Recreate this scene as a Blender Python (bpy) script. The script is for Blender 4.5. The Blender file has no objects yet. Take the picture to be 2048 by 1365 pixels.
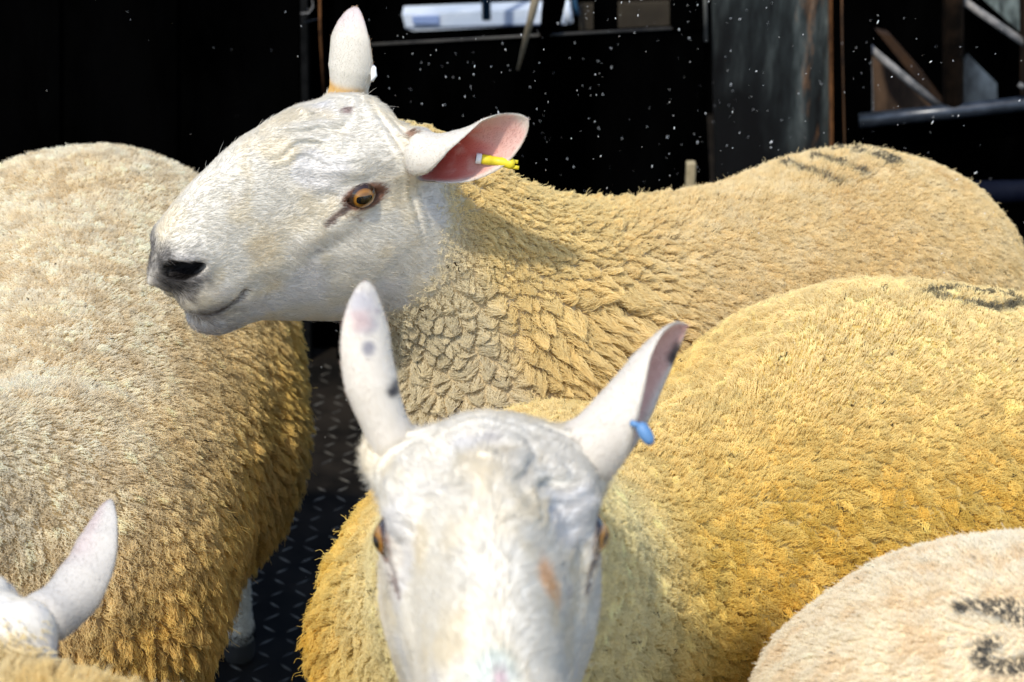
import bpy, math
import numpy as np
from mathutils import Vector, Matrix, kdtree

HAIR = 1.0
sc = bpy.context.scene
col = sc.collection
rad = math.radians

# ------------------------------------------------------------------ camera, sky, sun, exposure
CAM = np.array([0.0, 0.0, 1.55])
PITCH = rad(22.0)
FPX = 4003.0                                     # focal length in pixels of the 2048 wide photograph
cd = bpy.data.cameras.new('camera'); cam = bpy.data.objects.new('camera', cd); col.objects.link(cam)
cam.location = CAM; cam.rotation_euler = (math.pi/2 - PITCH, 0, 0)
cd.sensor_width = 36.0; cd.lens = 36.0*FPX/2048.0
cd.clip_start = 0.02; cd.clip_end = 200
cd.dof.use_dof = True; cd.dof.focus_distance = 2.02; cd.dof.aperture_fstop = 8.0
sc.camera = cam

SUN_DIR = np.array([-0.26, -0.54, 0.80]); SUN_DIR /= np.linalg.norm(SUN_DIR)
world = bpy.data.worlds.new('World'); sc.world = world; world.use_nodes = True
nt = world.node_tree
sky = nt.nodes.new('ShaderNodeTexSky'); sky.sky_type = 'NISHITA'; sky.sun_disc = False
sky.sun_elevation = math.asin(SUN_DIR[2]); sky.sun_rotation = math.atan2(SUN_DIR[0], SUN_DIR[1])
nt.links.new(sky.outputs[0], nt.nodes['Background'].inputs[0]); nt.nodes['Background'].inputs[1].default_value = 0.15
sd = bpy.data.lights.new('sun', 'SUN'); sun = bpy.data.objects.new('sun', sd); col.objects.link(sun)
sd.energy = 2.3; sd.angle = rad(2.5); sd.color = (1.0, 0.92, 0.78)
sun.rotation_euler = Vector(SUN_DIR).to_track_quat('Z', 'Y').to_euler()
sun.location = (-2, 0, 5)
vs = sc.view_settings
vs.view_transform = 'Standard'; vs.look = 'None'; vs.exposure = 0.93; vs.gamma = 1.0
cy = sc.cycles
cy.use_denoising = True; cy.max_bounces = 6; cy.diffuse_bounces = 5; cy.transmission_bounces = 3; cy.glossy_bounces = 2
cy.transparent_max_bounces = 6; cy.caustics_reflective = False; cy.caustics_refractive = False
sc.cycles_curves.shape = 'RIBBONS'; sc.cycles_curves.subdivisions = 1

CR = np.array([1.0, 0, 0]); CU = np.array([0, math.sin(PITCH), math.cos(PITCH)]); CB = np.array([0, -math.cos(PITCH), math.sin(PITCH)])
def ray(px, py):
    d = -CB + CR*(px-1024)/FPX + CU*(682.5-py)/FPX
    return d/np.linalg.norm(d)
def W(px, py, s):                                # a point at distance s from the photographer
    return CAM + ray(px, py)*s
def WY(px, py, y):                               # a point in the upright plane at distance y
    d = ray(px, py); return CAM + d*(y/d[1])

# ------------------------------------------------------------------ noise
_rt = np.random.RandomState(7)
_tab = _rt.rand(64, 64, 64).astype(np.float32)
def vnoise(P):
    P = np.asarray(P, np.float32); i = np.floor(P).astype(np.int64); f = P - i; f = f*f*(3-2*f)
    i &= 63; j = (i+1) & 63
    x0, y0, z0 = i.T; x1, y1, z1 = j.T; fx, fy, fz = f.T
    t = _tab
    a = t[x0,y0,z0]*(1-fx)+t[x1,y0,z0]*fx; b = t[x0,y1,z0]*(1-fx)+t[x1,y1,z0]*fx
    c = t[x0,y0,z1]*(1-fx)+t[x1,y0,z1]*fx; d = t[x0,y1,z1]*(1-fx)+t[x1,y1,z1]*fx
    return (a*(1-fy)+b*fy)*(1-fz)+(c*(1-fy)+d*fy)*fz
def fbm(P, f, o=3):
    s = 0; a = 1; n = 0
    for k in range(o):
        s = s + a*vnoise(P*f*(2.03**k)+17.3*k+5.1); n += a; a *= .5
    return s/n                                    # 0..1, mean .5
def smooth(a, b, x):
    t = np.clip((x-a)/(b-a), 0, 1); return t*t*(3-2*t)
def mix(a, b, t):
    t = np.asarray(t)[:, None]; return a*(1-t)+b*t
def nrm(v):
    v = np.asarray(v, float); return v/np.linalg.norm(v)

# ------------------------------------------------------------------ implicit solids
def smin(a, b, k):
    h = np.maximum(k-np.abs(a-b), 0)/k; return np.minimum(a, b)-h*h*k*.25
def smax(a, b, k): return -smin(-a, -b, k)
def ell(P, c, r, R=None):
    q = P-np.asarray(c, np.float32)
    if R is not None: q = q@np.asarray(R, np.float32)      # columns of R = axes
    r = np.asarray(r, np.float32)
    k0 = np.sqrt(((q/r)**2).sum(1)); k1 = np.sqrt(((q/(r*r))**2).sum(1))
    return k0*(k0-1)/np.maximum(k1, 1e-6)
def cap(P, a, b, ra, rb):
    a = np.asarray(a, np.float32); b = np.asarray(b, np.float32); d = b-a
    t = np.clip(((P-a)@d)/(d@d), 0, 1)
    q = P-a-t[:, None]*d
    return np.sqrt((q*q).sum(1))-(ra+(rb-ra)*t)
def ecap(P, a, b, ra, rb, up=(0, 0, 1)):          # tapered capsule of elliptical section; ra = (half width, half height)
    a = np.asarray(a, np.float32); b = np.asarray(b, np.float32); d = b-a; L = np.linalg.norm(d); e = d/L
    side = np.cross(np.asarray(up, float), e); side /= np.linalg.norm(side); u = np.cross(e, side)
    t = np.clip(((P-a)@e)/L, 0, 1); q = P-a-(t*L)[:, None]*e
    w = ra[0]+(rb[0]-ra[0])*t; h = ra[1]+(rb[1]-ra[1])*t; m = np.minimum(w, h)
    x = q@side.astype(np.float32)/w; y = q@u.astype(np.float32)/h; z = q@e/((w+h)/2)
    return (np.sqrt(x*x+y*y+z*z)-1)*m

def nets(f, lo, hi, h, band=2.2):
    """surface nets of f over a box, evaluated only near the surface"""
    lo = np.array(lo, float); hi = np.array(hi, float)
    H = h*4
    n = np.ceil((hi-lo)/H).astype(int)+1
    ax = [lo[i]+H*np.arange(n[i]) for i in range(3)]
    G = np.stack(np.meshgrid(*ax, indexing='ij'), -1).reshape(-1, 3).astype(np.float32)
    Fc = f(G).reshape(n)
    m = (n-1)*4+1
    def up(A):
        for k in range(3):
            idx = np.arange(m[k])/4.0; i0 = np.minimum(idx.astype(int), n[k]-2); t = (idx-i0).astype(np.float32)
            sh = [1, 1, 1]; sh[k] = -1; t = t.reshape(sh)
            A = np.take(A, i0, k)*(1-t)+np.take(A, i0+1, k)*t
        return A
    F = up(Fc.astype(np.float32))
    near = np.abs(F) < H*band
    ii = np.argwhere(near)
    P = (lo+ii*h).astype(np.float32)
    out = np.empty(len(P), np.float32)
    for s in range(0, len(P), 400000): out[s:s+400000] = f(P[s:s+400000])
    F[near] = out
    S = F < 0
    c = np.zeros(tuple(m-1), np.int8)
    for dx in (0, 1):
        for dy in (0, 1):
            for dz in (0, 1):
                c += S[dx:m[0]-1+dx, dy:m[1]-1+dy, dz:m[2]-1+dz]
    act = (c > 0) & (c < 8)
    cells = np.argwhere(act); vid = -np.ones(act.shape, np.int64); vid[act] = np.arange(len(cells))
    acc = np.zeros((len(cells), 3)); cnt = np.zeros(len(cells))
    cor = [(a, b, d) for a in (0, 1) for b in (0, 1) for d in (0, 1)]
    val = {k: F[cells[:, 0]+k[0], cells[:, 1]+k[1], cells[:, 2]+k[2]] for k in cor}
    for A in cor:
        for k in range(3):
            if A[k] == 0:
                B = list(A); B[k] = 1; B = tuple(B)
                va, vb = val[A], val[B]; cr = (va < 0) != (vb < 0)
                t = np.where(cr, va/np.where(cr, va-vb, 1), 0)
                p = np.tile(np.array(A, float), (len(cells), 1)); p[:, k] += t
                acc += p*cr[:, None]; cnt += cr
    V = lo+(cells+acc/cnt[:, None])*h
    quads = []
    for k in range(3):
        o = [(1, 2), (2, 0), (0, 1)][k]
        a = [slice(None)]*3; b = [slice(None)]*3; a[k] = slice(0, m[k]-1); b[k] = slice(1, m[k])
        ch = S[tuple(a)] != S[tuple(b)]
        e = np.argwhere(ch)
        ok = (e[:, o[0]] > 0) & (e[:, o[1]] > 0) & (e[:, o[0]] < m[o[0]]-1) & (e[:, o[1]] < m[o[1]]-1)
        e = e[ok]; ins = S[e[:, 0], e[:, 1], e[:, 2]]
        q = []
        for (du, dv) in ((0, 0), (-1, 0), (-1, -1), (0, -1)):
            w = e.copy(); w[:, o[0]] += du; w[:, o[1]] += dv
            q.append(vid[w[:, 0], w[:, 1], w[:, 2]])
        q = np.stack(q, 1); q[~ins] = q[~ins][:, ::-1]
        quads.append(q)
    Q = np.concatenate(quads); Q = Q[(Q >= 0).all(1)]
    return V, Q

# ------------------------------------------------------------------ objects
def tag(o, label=None, cat=None, group=None, kind=None):
    if label: o['label'] = label
    if cat: o['category'] = cat
    if group: o['group'] = group
    if kind: o['kind'] = kind
    return o
def empty(name, loc):
    o = bpy.data.objects.new(name, None); o.location = loc; o.empty_display_size = .05; col.objects.link(o); return o
def link(o, parent=None):
    col.objects.link(o)
    if parent is not None:
        o.parent = parent; o.matrix_parent_inverse = Matrix.Translation(-Vector(parent.location))
    return o
def mesh(name, V, Q, mat, parent=None, cd=None, smooth_=True):
    me = bpy.data.meshes.new(name)
    V = np.asarray(V, np.float32)
    if isinstance(Q, np.ndarray):
        k = Q.shape[1]
        me.vertices.add(len(V)); me.vertices.foreach_set('co', V.ravel())
        me.loops.add(Q.size); me.loops.foreach_set('vertex_index', Q.ravel().astype(np.int32))
        me.polygons.add(len(Q)); me.polygons.foreach_set('loop_start', np.arange(0, Q.size, k, dtype=np.int32))
        me.update(calc_edges=True)
    else:
        me.from_pydata([tuple(v) for v in V], [], [tuple(int(i) for i in q) for q in Q])
    me.validate()
    if cd is not None:
        a = me.attributes.new('Cd', 'FLOAT_COLOR', 'POINT')
        a.data.foreach_set('color', np.concatenate([cd, np.ones((len(cd), 1))], 1).astype(np.float32).ravel())
    if smooth_: me.polygons.foreach_set('use_smooth', np.ones(len(me.polygons), bool))
    me.materials.append(mat)
    return link(bpy.data.objects.new(name, me), parent)
def vnormals(V, Q):
    n = np.cross(V[Q[:, 2]]-V[Q[:, 0]], V[Q[:, 3]]-V[Q[:, 1]]); N = np.zeros_like(V)
    for k in range(4): np.add.at(N, Q[:, k], n)
    return N/np.maximum(np.linalg.norm(N, axis=1, keepdims=True), 1e-12)

def M(name, color=(.5, .5, .5), rough=.6, metal=0.0, spec=.4, coat=0.0):
    m = bpy.data.materials.new(name); m.use_nodes = True; b = m.node_tree.nodes['Principled BSDF']
    b.inputs['Base Color'].default_value = (*color, 1); b.inputs['Roughness'].default_value = rough
    b.inputs['Metallic'].default_value = metal; b.inputs['Specular IOR Level'].default_value = spec
    b.inputs['Coat Weight'].default_value = coat
    return m, m.node_tree, b
def m_attr(name, trans=0.0, rough=.7, spec=.2, sss=0.0):
    m, t, b = M(name, rough=rough, spec=spec)
    a = t.nodes.new('ShaderNodeAttribute'); a.attribute_name = 'Cd'
    t.links.new(a.outputs['Color'], b.inputs['Base Color'])
    if sss:
        b.inputs['Subsurface Weight'].default_value = sss; b.inputs['Subsurface Radius'].default_value = (.006, .003, .002)
        b.inputs['Subsurface Scale'].default_value = 1.0
    if trans:
        tr = t.nodes.new('ShaderNodeBsdfTranslucent'); mx = t.nodes.new('ShaderNodeMixShader'); mx.inputs[0].default_value = trans
        t.links.new(a.outputs['Color'], tr.inputs['Color'])
        t.links.new(b.outputs[0], mx.inputs[1]); t.links.new(tr.outputs[0], mx.inputs[2])
        t.links.new(mx.outputs[0], t.nodes['Material Output'].inputs['Surface'])
    return m
def m_hair(name, trans=.35):
    m = bpy.data.materials.new(name); m.use_nodes = True; t = m.node_tree; t.nodes.clear()
    a = t.nodes.new('ShaderNodeAttribute'); a.attribute_name = 'Cd'
    d = t.nodes.new('ShaderNodeBsdfDiffuse'); tr = t.nodes.new('ShaderNodeBsdfTranslucent')
    mx = t.nodes.new('ShaderNodeMixShader'); mx.inputs[0].default_value = trans
    o = t.nodes.new('ShaderNodeOutputMaterial')
    t.links.new(a.outputs['Color'], d.inputs[0]); t.links.new(a.outputs['Color'], tr.inputs[0])
    t.links.new(d.outputs[0], mx.inputs[1]); t.links.new(tr.outputs[0], mx.inputs[2]); t.links.new(mx.outputs[0], o.inputs[0])
    return m
M_SKIN = m_attr('skin_and_short_coat', rough=.75, spec=.15)
M_EAR = m_attr('thin_ear_skin', trans=.22, rough=.7, spec=.15)
M_WOOL = m_hair('wool_fibre', .45)
M_COAT = m_hair('face_hair', .40)

def ear_coat(parent, e, seed, n=9000):
    V, Q, uu, vv, inn, C = e
    n = int(n*HAIR)
    if n < 100: return
    rs = np.random.RandomState(seed); Nn = vnormals(V, Q); Qr = Q[Q[:, 0] != Q[:, 3]]
    A = np.linalg.norm(np.cross(V[Qr[:, 2]]-V[Qr[:, 0]], V[Qr[:, 3]]-V[Qr[:, 1]]), axis=1)*(uu[Qr[:, 0]] > .06)
    f = rs.choice(len(Qr), n, p=A/A.sum()); q = Qr[f]; u = rs.rand(n, 1); v = rs.rand(n, 1)
    def ip(X): return (X[q[:, 0]]*(1-u)+X[q[:, 1]]*u)*(1-v)+(X[q[:, 3]]*(1-u)+X[q[:, 2]]*u)*v
    P, N, c, ui = ip(V), ip(Nn), ip(C), ip(inn[:, None]); N /= np.maximum(np.linalg.norm(N, axis=1, keepdims=True), 1e-6)
    g = V[q[:, 2]]-V[q[:, 1]]; g /= np.maximum(np.linalg.norm(g, axis=1, keepdims=True), 1e-9)
    g = g+rs.normal(size=(n, 3))*.28
    t = np.linspace(0, 1, 4); L = .0028*(.6+.8*rs.rand(n))*(1+.5*ui[:, 0])
    d = g[:, None]+N[:, None]*(.30+.25*rs.rand(n, 1, 1)); d = d/np.linalg.norm(d, axis=2, keepdims=True)
    pts = P[:, None]+d*(t[None, :]*L[:, None])[..., None]; pts[:, 0] -= N*.0008
    cd_ = np.repeat((c*(.94+.12*rs.rand(n, 1)))[:, None], 4, 1)
    return fibres('ear_hair', parent, pts, np.clip(cd_, 0, .9), .00013*(1-.7*t[None])*np.ones((n, 1)), M_COAT)

def fibres(name, parent, pts, cdp, rads, mat):
    """pts (N,K,3), cdp (N,K,3), rads (N,K)"""
    N, K, _ = pts.shape
    c = bpy.data.hair_curves.new(name); c.add_curves([K]*N)
    c.position_data.foreach_set('vector', np.ascontiguousarray(pts, np.float32).ravel())
    a = c.attributes.new('Cd', 'FLOAT_COLOR', 'POINT')
    a.data.foreach_set('color', np.concatenate([cdp, np.ones((N, K, 1))], 2).astype(np.float32).ravel())
    r = c.attributes.new('radius', 'FLOAT', 'POINT'); r.data.foreach_set('value', np.ascontiguousarray(rads, np.float32).ravel())
    c.materials.append(mat)
    return link(bpy.data.objects.new(name, c), parent)

def sample(V, Q, w, n, rs):
    """n points on the surface, weighted by w per face"""
    n_ = np.cross(V[Q[:, 2]]-V[Q[:, 0]], V[Q[:, 3]]-V[Q[:, 1]]); A = np.linalg.norm(n_, axis=1)*.5*w
    f = rs.choice(len(Q), n, p=A/A.sum()); u = rs.rand(n, 1); v = rs.rand(n, 1); q = Q[f]
    P = (V[q[:, 0]]*(1-u)+V[q[:, 1]]*u)*(1-v)+(V[q[:, 3]]*(1-u)+V[q[:, 2]]*u)*v
    N = vnormals_cache[id(V)]
    n2 = (N[q[:, 0]]*(1-u)+N[q[:, 1]]*u)*(1-v)+(N[q[:, 3]]*(1-u)+N[q[:, 2]]*u)*v
    return P, n2/np.linalg.norm(n2, axis=1, keepdims=True)
vnormals_cache = {}

# ------------------------------------------------------------------ the sheep's head, modelled once
def _tab1(xs, ys, sig=.006):
    g = np.arange(-.16, .30, .001); v = np.interp(g, xs, ys); k = np.exp(-.5*(np.arange(-25, 26)*.001/sig)**2); k /= k.sum()
    return g, np.convolve(np.pad(v, 25, 'edge'), k, 'valid').astype(np.float32)
HX = [-.13, -.105, -.085, -.05, -.02, .02, .05, .09, .13, .17, .20, .214, .222, .227]
TOP = _tab1(HX, [-.040, -.010, .016, .047, .063, .074, .077, .073, .063, .047, .027, .013, .001, -.010])
BOT = _tab1(HX, [-.06, -.095, -.130, -.165, -.178, -.176, -.166, -.145, -.124, -.116, -.106, -.082, -.054, -.036], .005)
HWD = _tab1(HX, [.01, .040, .054, .066, .072, .070, .062, .053, .047, .044, .040, .034, .027, .017])
EYE = np.array([.0, .063, .0])
NOS = np.array([.206, .024, -.011])
def head_sdf(Q):
    """Q in head space: x to the nose, y to the animal's left, z up; metres"""
    Q = Q.astype(np.float32); x, y, z = Q.T; ay = np.abs(y)
    S = np.stack([x, ay, z], 1)
    x0 = x; x = x+.20*np.clip(-.004-z, 0, .050)*smooth(.14, .20, x)
    xc = np.clip(x, -.128, .226)
    tp = np.interp(xc, *TOP); bt = np.interp(xc, *BOT); hw = np.maximum(np.interp(xc, *HWD), .004)
    zc = tp*.45+bt*.55
    up = z > zc
    zn = np.where(up, (z-zc)/np.maximum(tp-zc, .004), (z-zc)/np.maximum(zc-bt, .004))
    wf = np.where(up, 1-.10*np.clip(zn, 0, 1.2)*smooth(-.02, .08, x), 1+.24*np.clip(zn, -1.1, 0))
    n = np.where(up, 2.3, 2.7)
    r = (np.abs(ay/(hw*wf))**n+np.abs(zn)**n)**(1/n)
    f = (r-1)*np.clip(np.minimum(hw, (tp-bt)/2), .012, .06)
    ex = np.abs(x-xc); f = np.where(ex > 0, np.sqrt(np.maximum(f, 0)**2+ex**2)+np.minimum(f, 0), f); x = x0
    f = smin(f, ell(S, (-.006, .053, .029), (.036, .019, .019)), .02)              # brow
    f = smin(f, ell(S, (-.030, .040, -.075), (.060, .024, .055)), .03)           # jaw muscle
    f = smin(f, cap(S, (.02, .052, -.018), (.075, .046, -.030), .012, .007), .02)  # cheek bone
    f = smin(f, ell(S, (-.048, 0, .040), (.034, .044, .020)), .02)             # poll
    f = smin(f, cap(S, (-.05, .045, .012), (-.076, .068, .018), .032, .023), .02)  # ear root
    f = smin(f, ell(S, (.190, .024, -.008), (.026, .016, .022)), .012)            # nose wing
    f = smin(f, ell(S, (.184, .020, -.048), (.036, .020, .026)), .012)           # upper lip
    f = smin(f, ell(S, (.174, .0, -.094), (.034, .028, .020)), .012)             # chin
    f = smin(f, ell(S, EYE+np.array([.002, -.003, 0]), (.026, .017, .017)), .010)
    a = rad(9); R = np.array([[math.cos(a), 0, -math.sin(a)], [0, 1, 0], [math.sin(a), 0, math.cos(a)]])
    f = smax(f, -ell(S, EYE+np.array([.003, .017, -.0022]), (.0270, .021, .0092), R), .004)   # lid opening
    f = smax(f, -cap(S, EYE+np.array([.020, .009, -.004]), EYE+np.array([.050, .002, -.017]), .0030, .0022), .004)
    a = rad(22); R = np.array([[math.cos(a), math.sin(a), 0], [-math.sin(a), math.cos(a), 0], [0, 0, 1]])
    f = smax(f, -ell(S, NOS+np.array([.001, .003, 0]), (.024, .013, .0105), R), .004)
    f = smax(f, -cap(S, NOS+np.array([.012, -.008, -.003]), NOS+np.array([.018, -.014, -.014]), .003, .0015), .004)
    f = smax(f, -cap(S, (.231, 0, -.03), (.224, 0, -.065), .003, .002), .004)      # philtrum
    mo = [(.218, .0, -.070), (.204, .022, -.073), (.180, .040, -.071), (.163, .045, -.066), (.152, .046, -.059)]
    S0 = np.stack([x, 0*x, z], 1); d2 = np.min([cap(S0, (p[0], 0, p[2]), (q[0], 0, q[2]), 0., 0.) for p, q in zip(mo[:-1], mo[1:])], 0)
    f = f+.0045*np.exp(-(d2/.0026)**2)
    # skin folds on the forehead, behind the eye and at the ear root
    w1 = smooth(-.01, -.05, x)*smooth(.02, .055, z)
    f = f-.0007*np.sin((x*1.0+z*.5+.022*(fbm(Q, 22, 2)-.5)*2)*420)*w1*smooth(.06, .02, ay)*fbm(Q+4, 25, 2)*1.6
    w2 = np.exp(-((x+.058)/.012)**2)*smooth(.060, .040, z)*smooth(-.085, -.05, z)
    f = f+.0030*np.sin((x+.05*z+.01*(fbm(Q, 18, 2)-.5))*430)*w2
    w3 = smooth(-.01, .015, z)*np.exp(-((x-.015)/.05)**2)
    f = f-.0015*np.sin((z*1.0-x*.25+.035*(fbm(Q, 25, 2)-.5))*400)*w3*fbm(Q+2, 28, 2)*1.6
    f = f-.0030*(fbm(Q, 28, 2)-.5)
    return f

KX = np.array([.93, 1, 1])
class Head:
    def __init__(s, psi, theta, roll, eye_px, rng, side, scale=1.0, heading=None):
        """heading: unit vector; eye_px: where the eye of that side (+1 left, -1 right, 0 the middle) is found"""
        f = nrm(heading) if heading is not None else nrm([-math.cos(psi)*math.cos(theta), -math.sin(psi)*math.cos(theta), -math.sin(theta)])
        l = nrm(np.cross([0, 0, 1], f)); u = np.cross(f, l)
        c, q = math.cos(roll), math.sin(roll)
        l, u = l*c-u*q, u*c+l*q                   # a positive roll lowers the animal's left side
        s.f, s.l, s.u, s.k = f, l, u, scale
        s.R = np.stack([f, l, u], 1)              # columns
        s.O = np.zeros(3)
        s.O = W(*eye_px, rng)-s.w(EYE*np.array([1, side, 1]))
    def w(s, q): return s.O+s.R@(np.asarray(q, float)*s.k*KX)
    def q(s, P): return ((P-s.O.astype(np.float32))@s.R.astype(np.float32))/(s.k*KX.astype(np.float32))
    def sdf(s, P):
        out = np.full(len(P), .5, np.float32)
        d = P-s.w((.05, 0, 0)).astype(np.float32); m = (d*d).sum(1) < (.30*s.k)**2
        out[m] = head_sdf(s.q(P[m]))*s.k
        dd = np.sqrt((d[~m]**2).sum(1)); out[~m] = dd-.2*s.k
        return out

def ear_mesh(C, O, w0, L_w, phi, th=.0034, nu=44, nv=30):
    """C: three control points base-mid-tip, O: side the cup opens to, w0: greatest half width (arc), L_w: width profile"""
    u = np.linspace(0, 1, nu); v = np.linspace(-1, 1, nv)
    C = [np.asarray(c, float) for c in C]
    P = ((1-u)**2)[:, None]*C[0]+(2*u*(1-u))[:, None]*C[1]+(u**2)[:, None]*C[2]
    T = np.gradient(P, axis=0); T /= np.linalg.norm(T, axis=1, keepdims=True)
    O0, O1 = nrm(O[0]), nrm(O[1])
    outv, inn = [], []
    V = []
    for i in range(nu):
        t = T[i]; o = O0*(1-u[i])+O1*u[i]; o = nrm(o-t*(o@t)); s = np.cross(t, o)
        w = np.interp(u[i], *L_w)*w0; ph = np.interp(u[i], [0, .22, .42, .7, 1], [3.0, 2.75]+list(phi))
        rho = w/ph
        row = []
        for side in (0, 1):                       # 0 outer (back), 1 inner
            for vv in (v if side == 0 else v[::-1]):
                rr = rho+(th/2 if side == 0 else -th/2)*math.sqrt(max(0, 1-vv**4))
                row.append(P[i]+(rr*math.sin(vv*ph))*s+(rho-rr*math.cos(vv*ph))*o-o*rho*(1-.65*u[i]))
        V.append(row)
    V = np.array(V); n2 = 2*nv; V = V.reshape(-1, 3)
    Q = []
    for i in range(nu-1):
        for j in range(n2):
            k = (j+1) % n2
            Q.append((i*n2+j, i*n2+k, (i+1)*n2+k, (i+1)*n2+j))
    # caps
    a0 = len(V); V = np.vstack([V, V[:n2].mean(0), V[(nu-1)*n2:nu*n2].mean(0)])
    for j in range(0, n2, 1):
        k = (j+1) % n2
        Q.append((a0, k, j, a0)); Q.append((a0+1, (nu-1)*n2+j, (nu-1)*n2+k, a0+1))
    uu = np.concatenate([np.repeat(u, n2), [0, 1]]); vv = np.concatenate([np.tile(np.concatenate([v, v[::-1]]), nu), [0, 0]])
    inner = np.concatenate([np.tile(np.concatenate([np.zeros(nv), np.ones(nv)]), nu), [0, 0]])
    return V, np.array(Q), uu, vv, inner
EARW = ([0, .12, .3, .5, .7, .85, .94, .985, 1], [1.1, 1.66, 1.38, 1.12, .87, .58, .34, .17, .04])

# ------------------------------------------------------------------ pigments
WHITE = np.array([.63, .60, .53]); CREAM = np.array([.70, .62, .47]); PINK = np.array([.62, .33, .30]); GREY = np.array([.10, .095, .09])
def face_colour(Q, P, spots):
    """Q in head space (scaled 1), P world"""
    x, y, z = Q.T; ay = np.abs(y)
    c = np.tile(WHITE, (len(Q), 1))
    n = fbm(Q, 30, 3); n2 = fbm(Q+3, 90, 2); n3 = fbm(Q+9, 260, 2)
    c = mix(c, np.array([.66, .58, .42]), .60*smooth(.42, .66, n))
    c = mix(c, np.array([.60, .60, .64]), .4*smooth(.50, .70, fbm(Q+7, 22, 2)))
    # muzzle pigment
    d = np.sqrt(((np.stack([x, ay, z], 1)-np.array([.213, .018, -.018]))**2*np.array([1, 1, 1.3])).sum(1))
    c = mix(c, np.array([.16, .15, .145]), .9*smooth(.044, .022, d+.022*(n2-.5)))
    c = mix(c, np.array([.025, .023, .022]), .9*smooth(.028, .014, d+.014*(n3-.5)))
    lip = np.exp(-((z+.068)/.011)**2)*smooth(.145, .195, x)
    c = mix(c, np.array([.17, .15, .135]), np.clip(lip*(.4+.9*n3), 0, .8))
    dn = ell(np.stack([x, ay, z], 1), NOS+np.array([.003, .001, 0]), (.0265, .015, .0120))
    c = mix(c, np.array([.006, .005, .005]), smooth(.002, -.002, dn+.002*(n3-.5)))
    ch = smooth(.13, .19, x)*smooth(-.07, -.085, z); c = mix(c, np.array([.20, .17, .15]), np.clip(ch*(n3*1.5-.30), 0, .5))
    Sa = np.stack([x, 0*x, z], 1).astype(np.float32); mo = [(.218, .0, -.070), (.204, .022, -.073), (.180, .040, -.071), (.163, .045, -.066), (.152, .046, -.059)]
    dm = np.min([cap(Sa, (p_[0], 0, p_[2]), (q_[0], 0, q_[2]), 0., 0.) for p_, q_ in zip(mo[:-1], mo[1:])], 0); dm = np.minimum(dm, 1)
    c = mix(c, np.array([.07, .05, .045]), .85*smooth(.0052, .0018, dm+.003*(n3-.5)))
    # eye rims and tear groove
    de = ell(np.stack([x, ay, z], 1), EYE+np.array([.002, .010, -.001]), (.0275, .016, .0140), np.array([[.988, 0, -.156], [0, 1, 0], [.156, 0, .988]]))
    c = mix(c, np.array([.17, .075, .045]), .95*smooth(.0022, -.0015, de+.003*(n3-.5)))
    e = EYE; dg = cap(np.stack([x, ay, z], 1).astype(np.float32), e+np.array([.022, .007, -.004]), e+np.array([.050, .0, -.017]), .0, .0)
    c = mix(c, np.array([.13, .075, .065]), .85*smooth(.0050, .0018, dg+.003*(n3-.5)))
    for (s, r, cl, k) in spots:
        dd = np.linalg.norm(P-np.asarray(s), axis=1)
        c = mix(c, np.array(cl), k*smooth(r, r*.45, dd*(.75+.5*n2)))
    return c

M_EYE, t_, b_ = M('eyeball', rough=.08, spec=.4, coat=.45)
b_.inputs['Coat Roughness'].default_value = .02
tc = t_.nodes.new('ShaderNodeTexCoord'); sx = t_.nodes.new('ShaderNodeSeparateXYZ'); t_.links.new(tc.outputs['Object'], sx.inputs[0])
def mth(t, op, a, b=None):
    n = t.nodes.new('ShaderNodeMath'); n.operation = op
    for i, v in enumerate((a, b)):
        if v is None: continue
        if isinstance(v, (int, float)): n.inputs[i].default_value = v
        else: t.links.new(v, n.inputs[i])
    return n.outputs[0]
def ramp(t, fac, stops, interp='LINEAR'):
    r = t.nodes.new('ShaderNodeValToRGB'); r.color_ramp.interpolation = interp
    while len(r.color_ramp.elements) < len(stops): r.color_ramp.elements.new(.5)
    for e, (p, c) in zip(r.color_ramp.elements, stops): e.position = p; e.color = (*c, 1)
    if fac is not None: t.links.new(fac, r.inputs[0])
    return r.outputs[0]
X, Y = sx.outputs[0], sx.outputs[1]
rr = mth(t_, 'SQRT', mth(t_, 'ADD', mth(t_, 'POWER', mth(t_, 'ABSOLUTE', X), 2.0), mth(t_, 'POWER', mth(t_, 'ABSOLUTE', Y), 2.0)))
iris = ramp(t_, mth(t_, 'MULTIPLY', rr, 40.0), [(.0, (.10, .045, .008)), (.26, (.16, .07, .010)), (.35, (.27, .12, .016)), (.41, (.19, .08, .010)), (.46, (.02, .009, .005)), (.60, (.03, .014, .008)), (.8, (.10, .035, .025))])
pu = mth(t_, 'ADD', mth(t_, 'POWER', mth(t_, 'ABSOLUTE', mth(t_, 'DIVIDE', X, .0086)), 3.0), mth(t_, 'POWER', mth(t_, 'ABSOLUTE', mth(t_, 'DIVIDE', Y, .0045)), 3.0))
mk = mth(t_, 'LESS_THAN', pu, 1.0); mx = t_.nodes.new('ShaderNodeMix'); mx.data_type = 'RGBA'
t_.links.new(mk, mx.inputs[0]); t_.links.new(iris, mx.inputs[6]); mx.inputs[7].default_value = (.004, .004, .004, 1)
t_.links.new(mx.outputs[2], b_.inputs['Base Color'])
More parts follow.
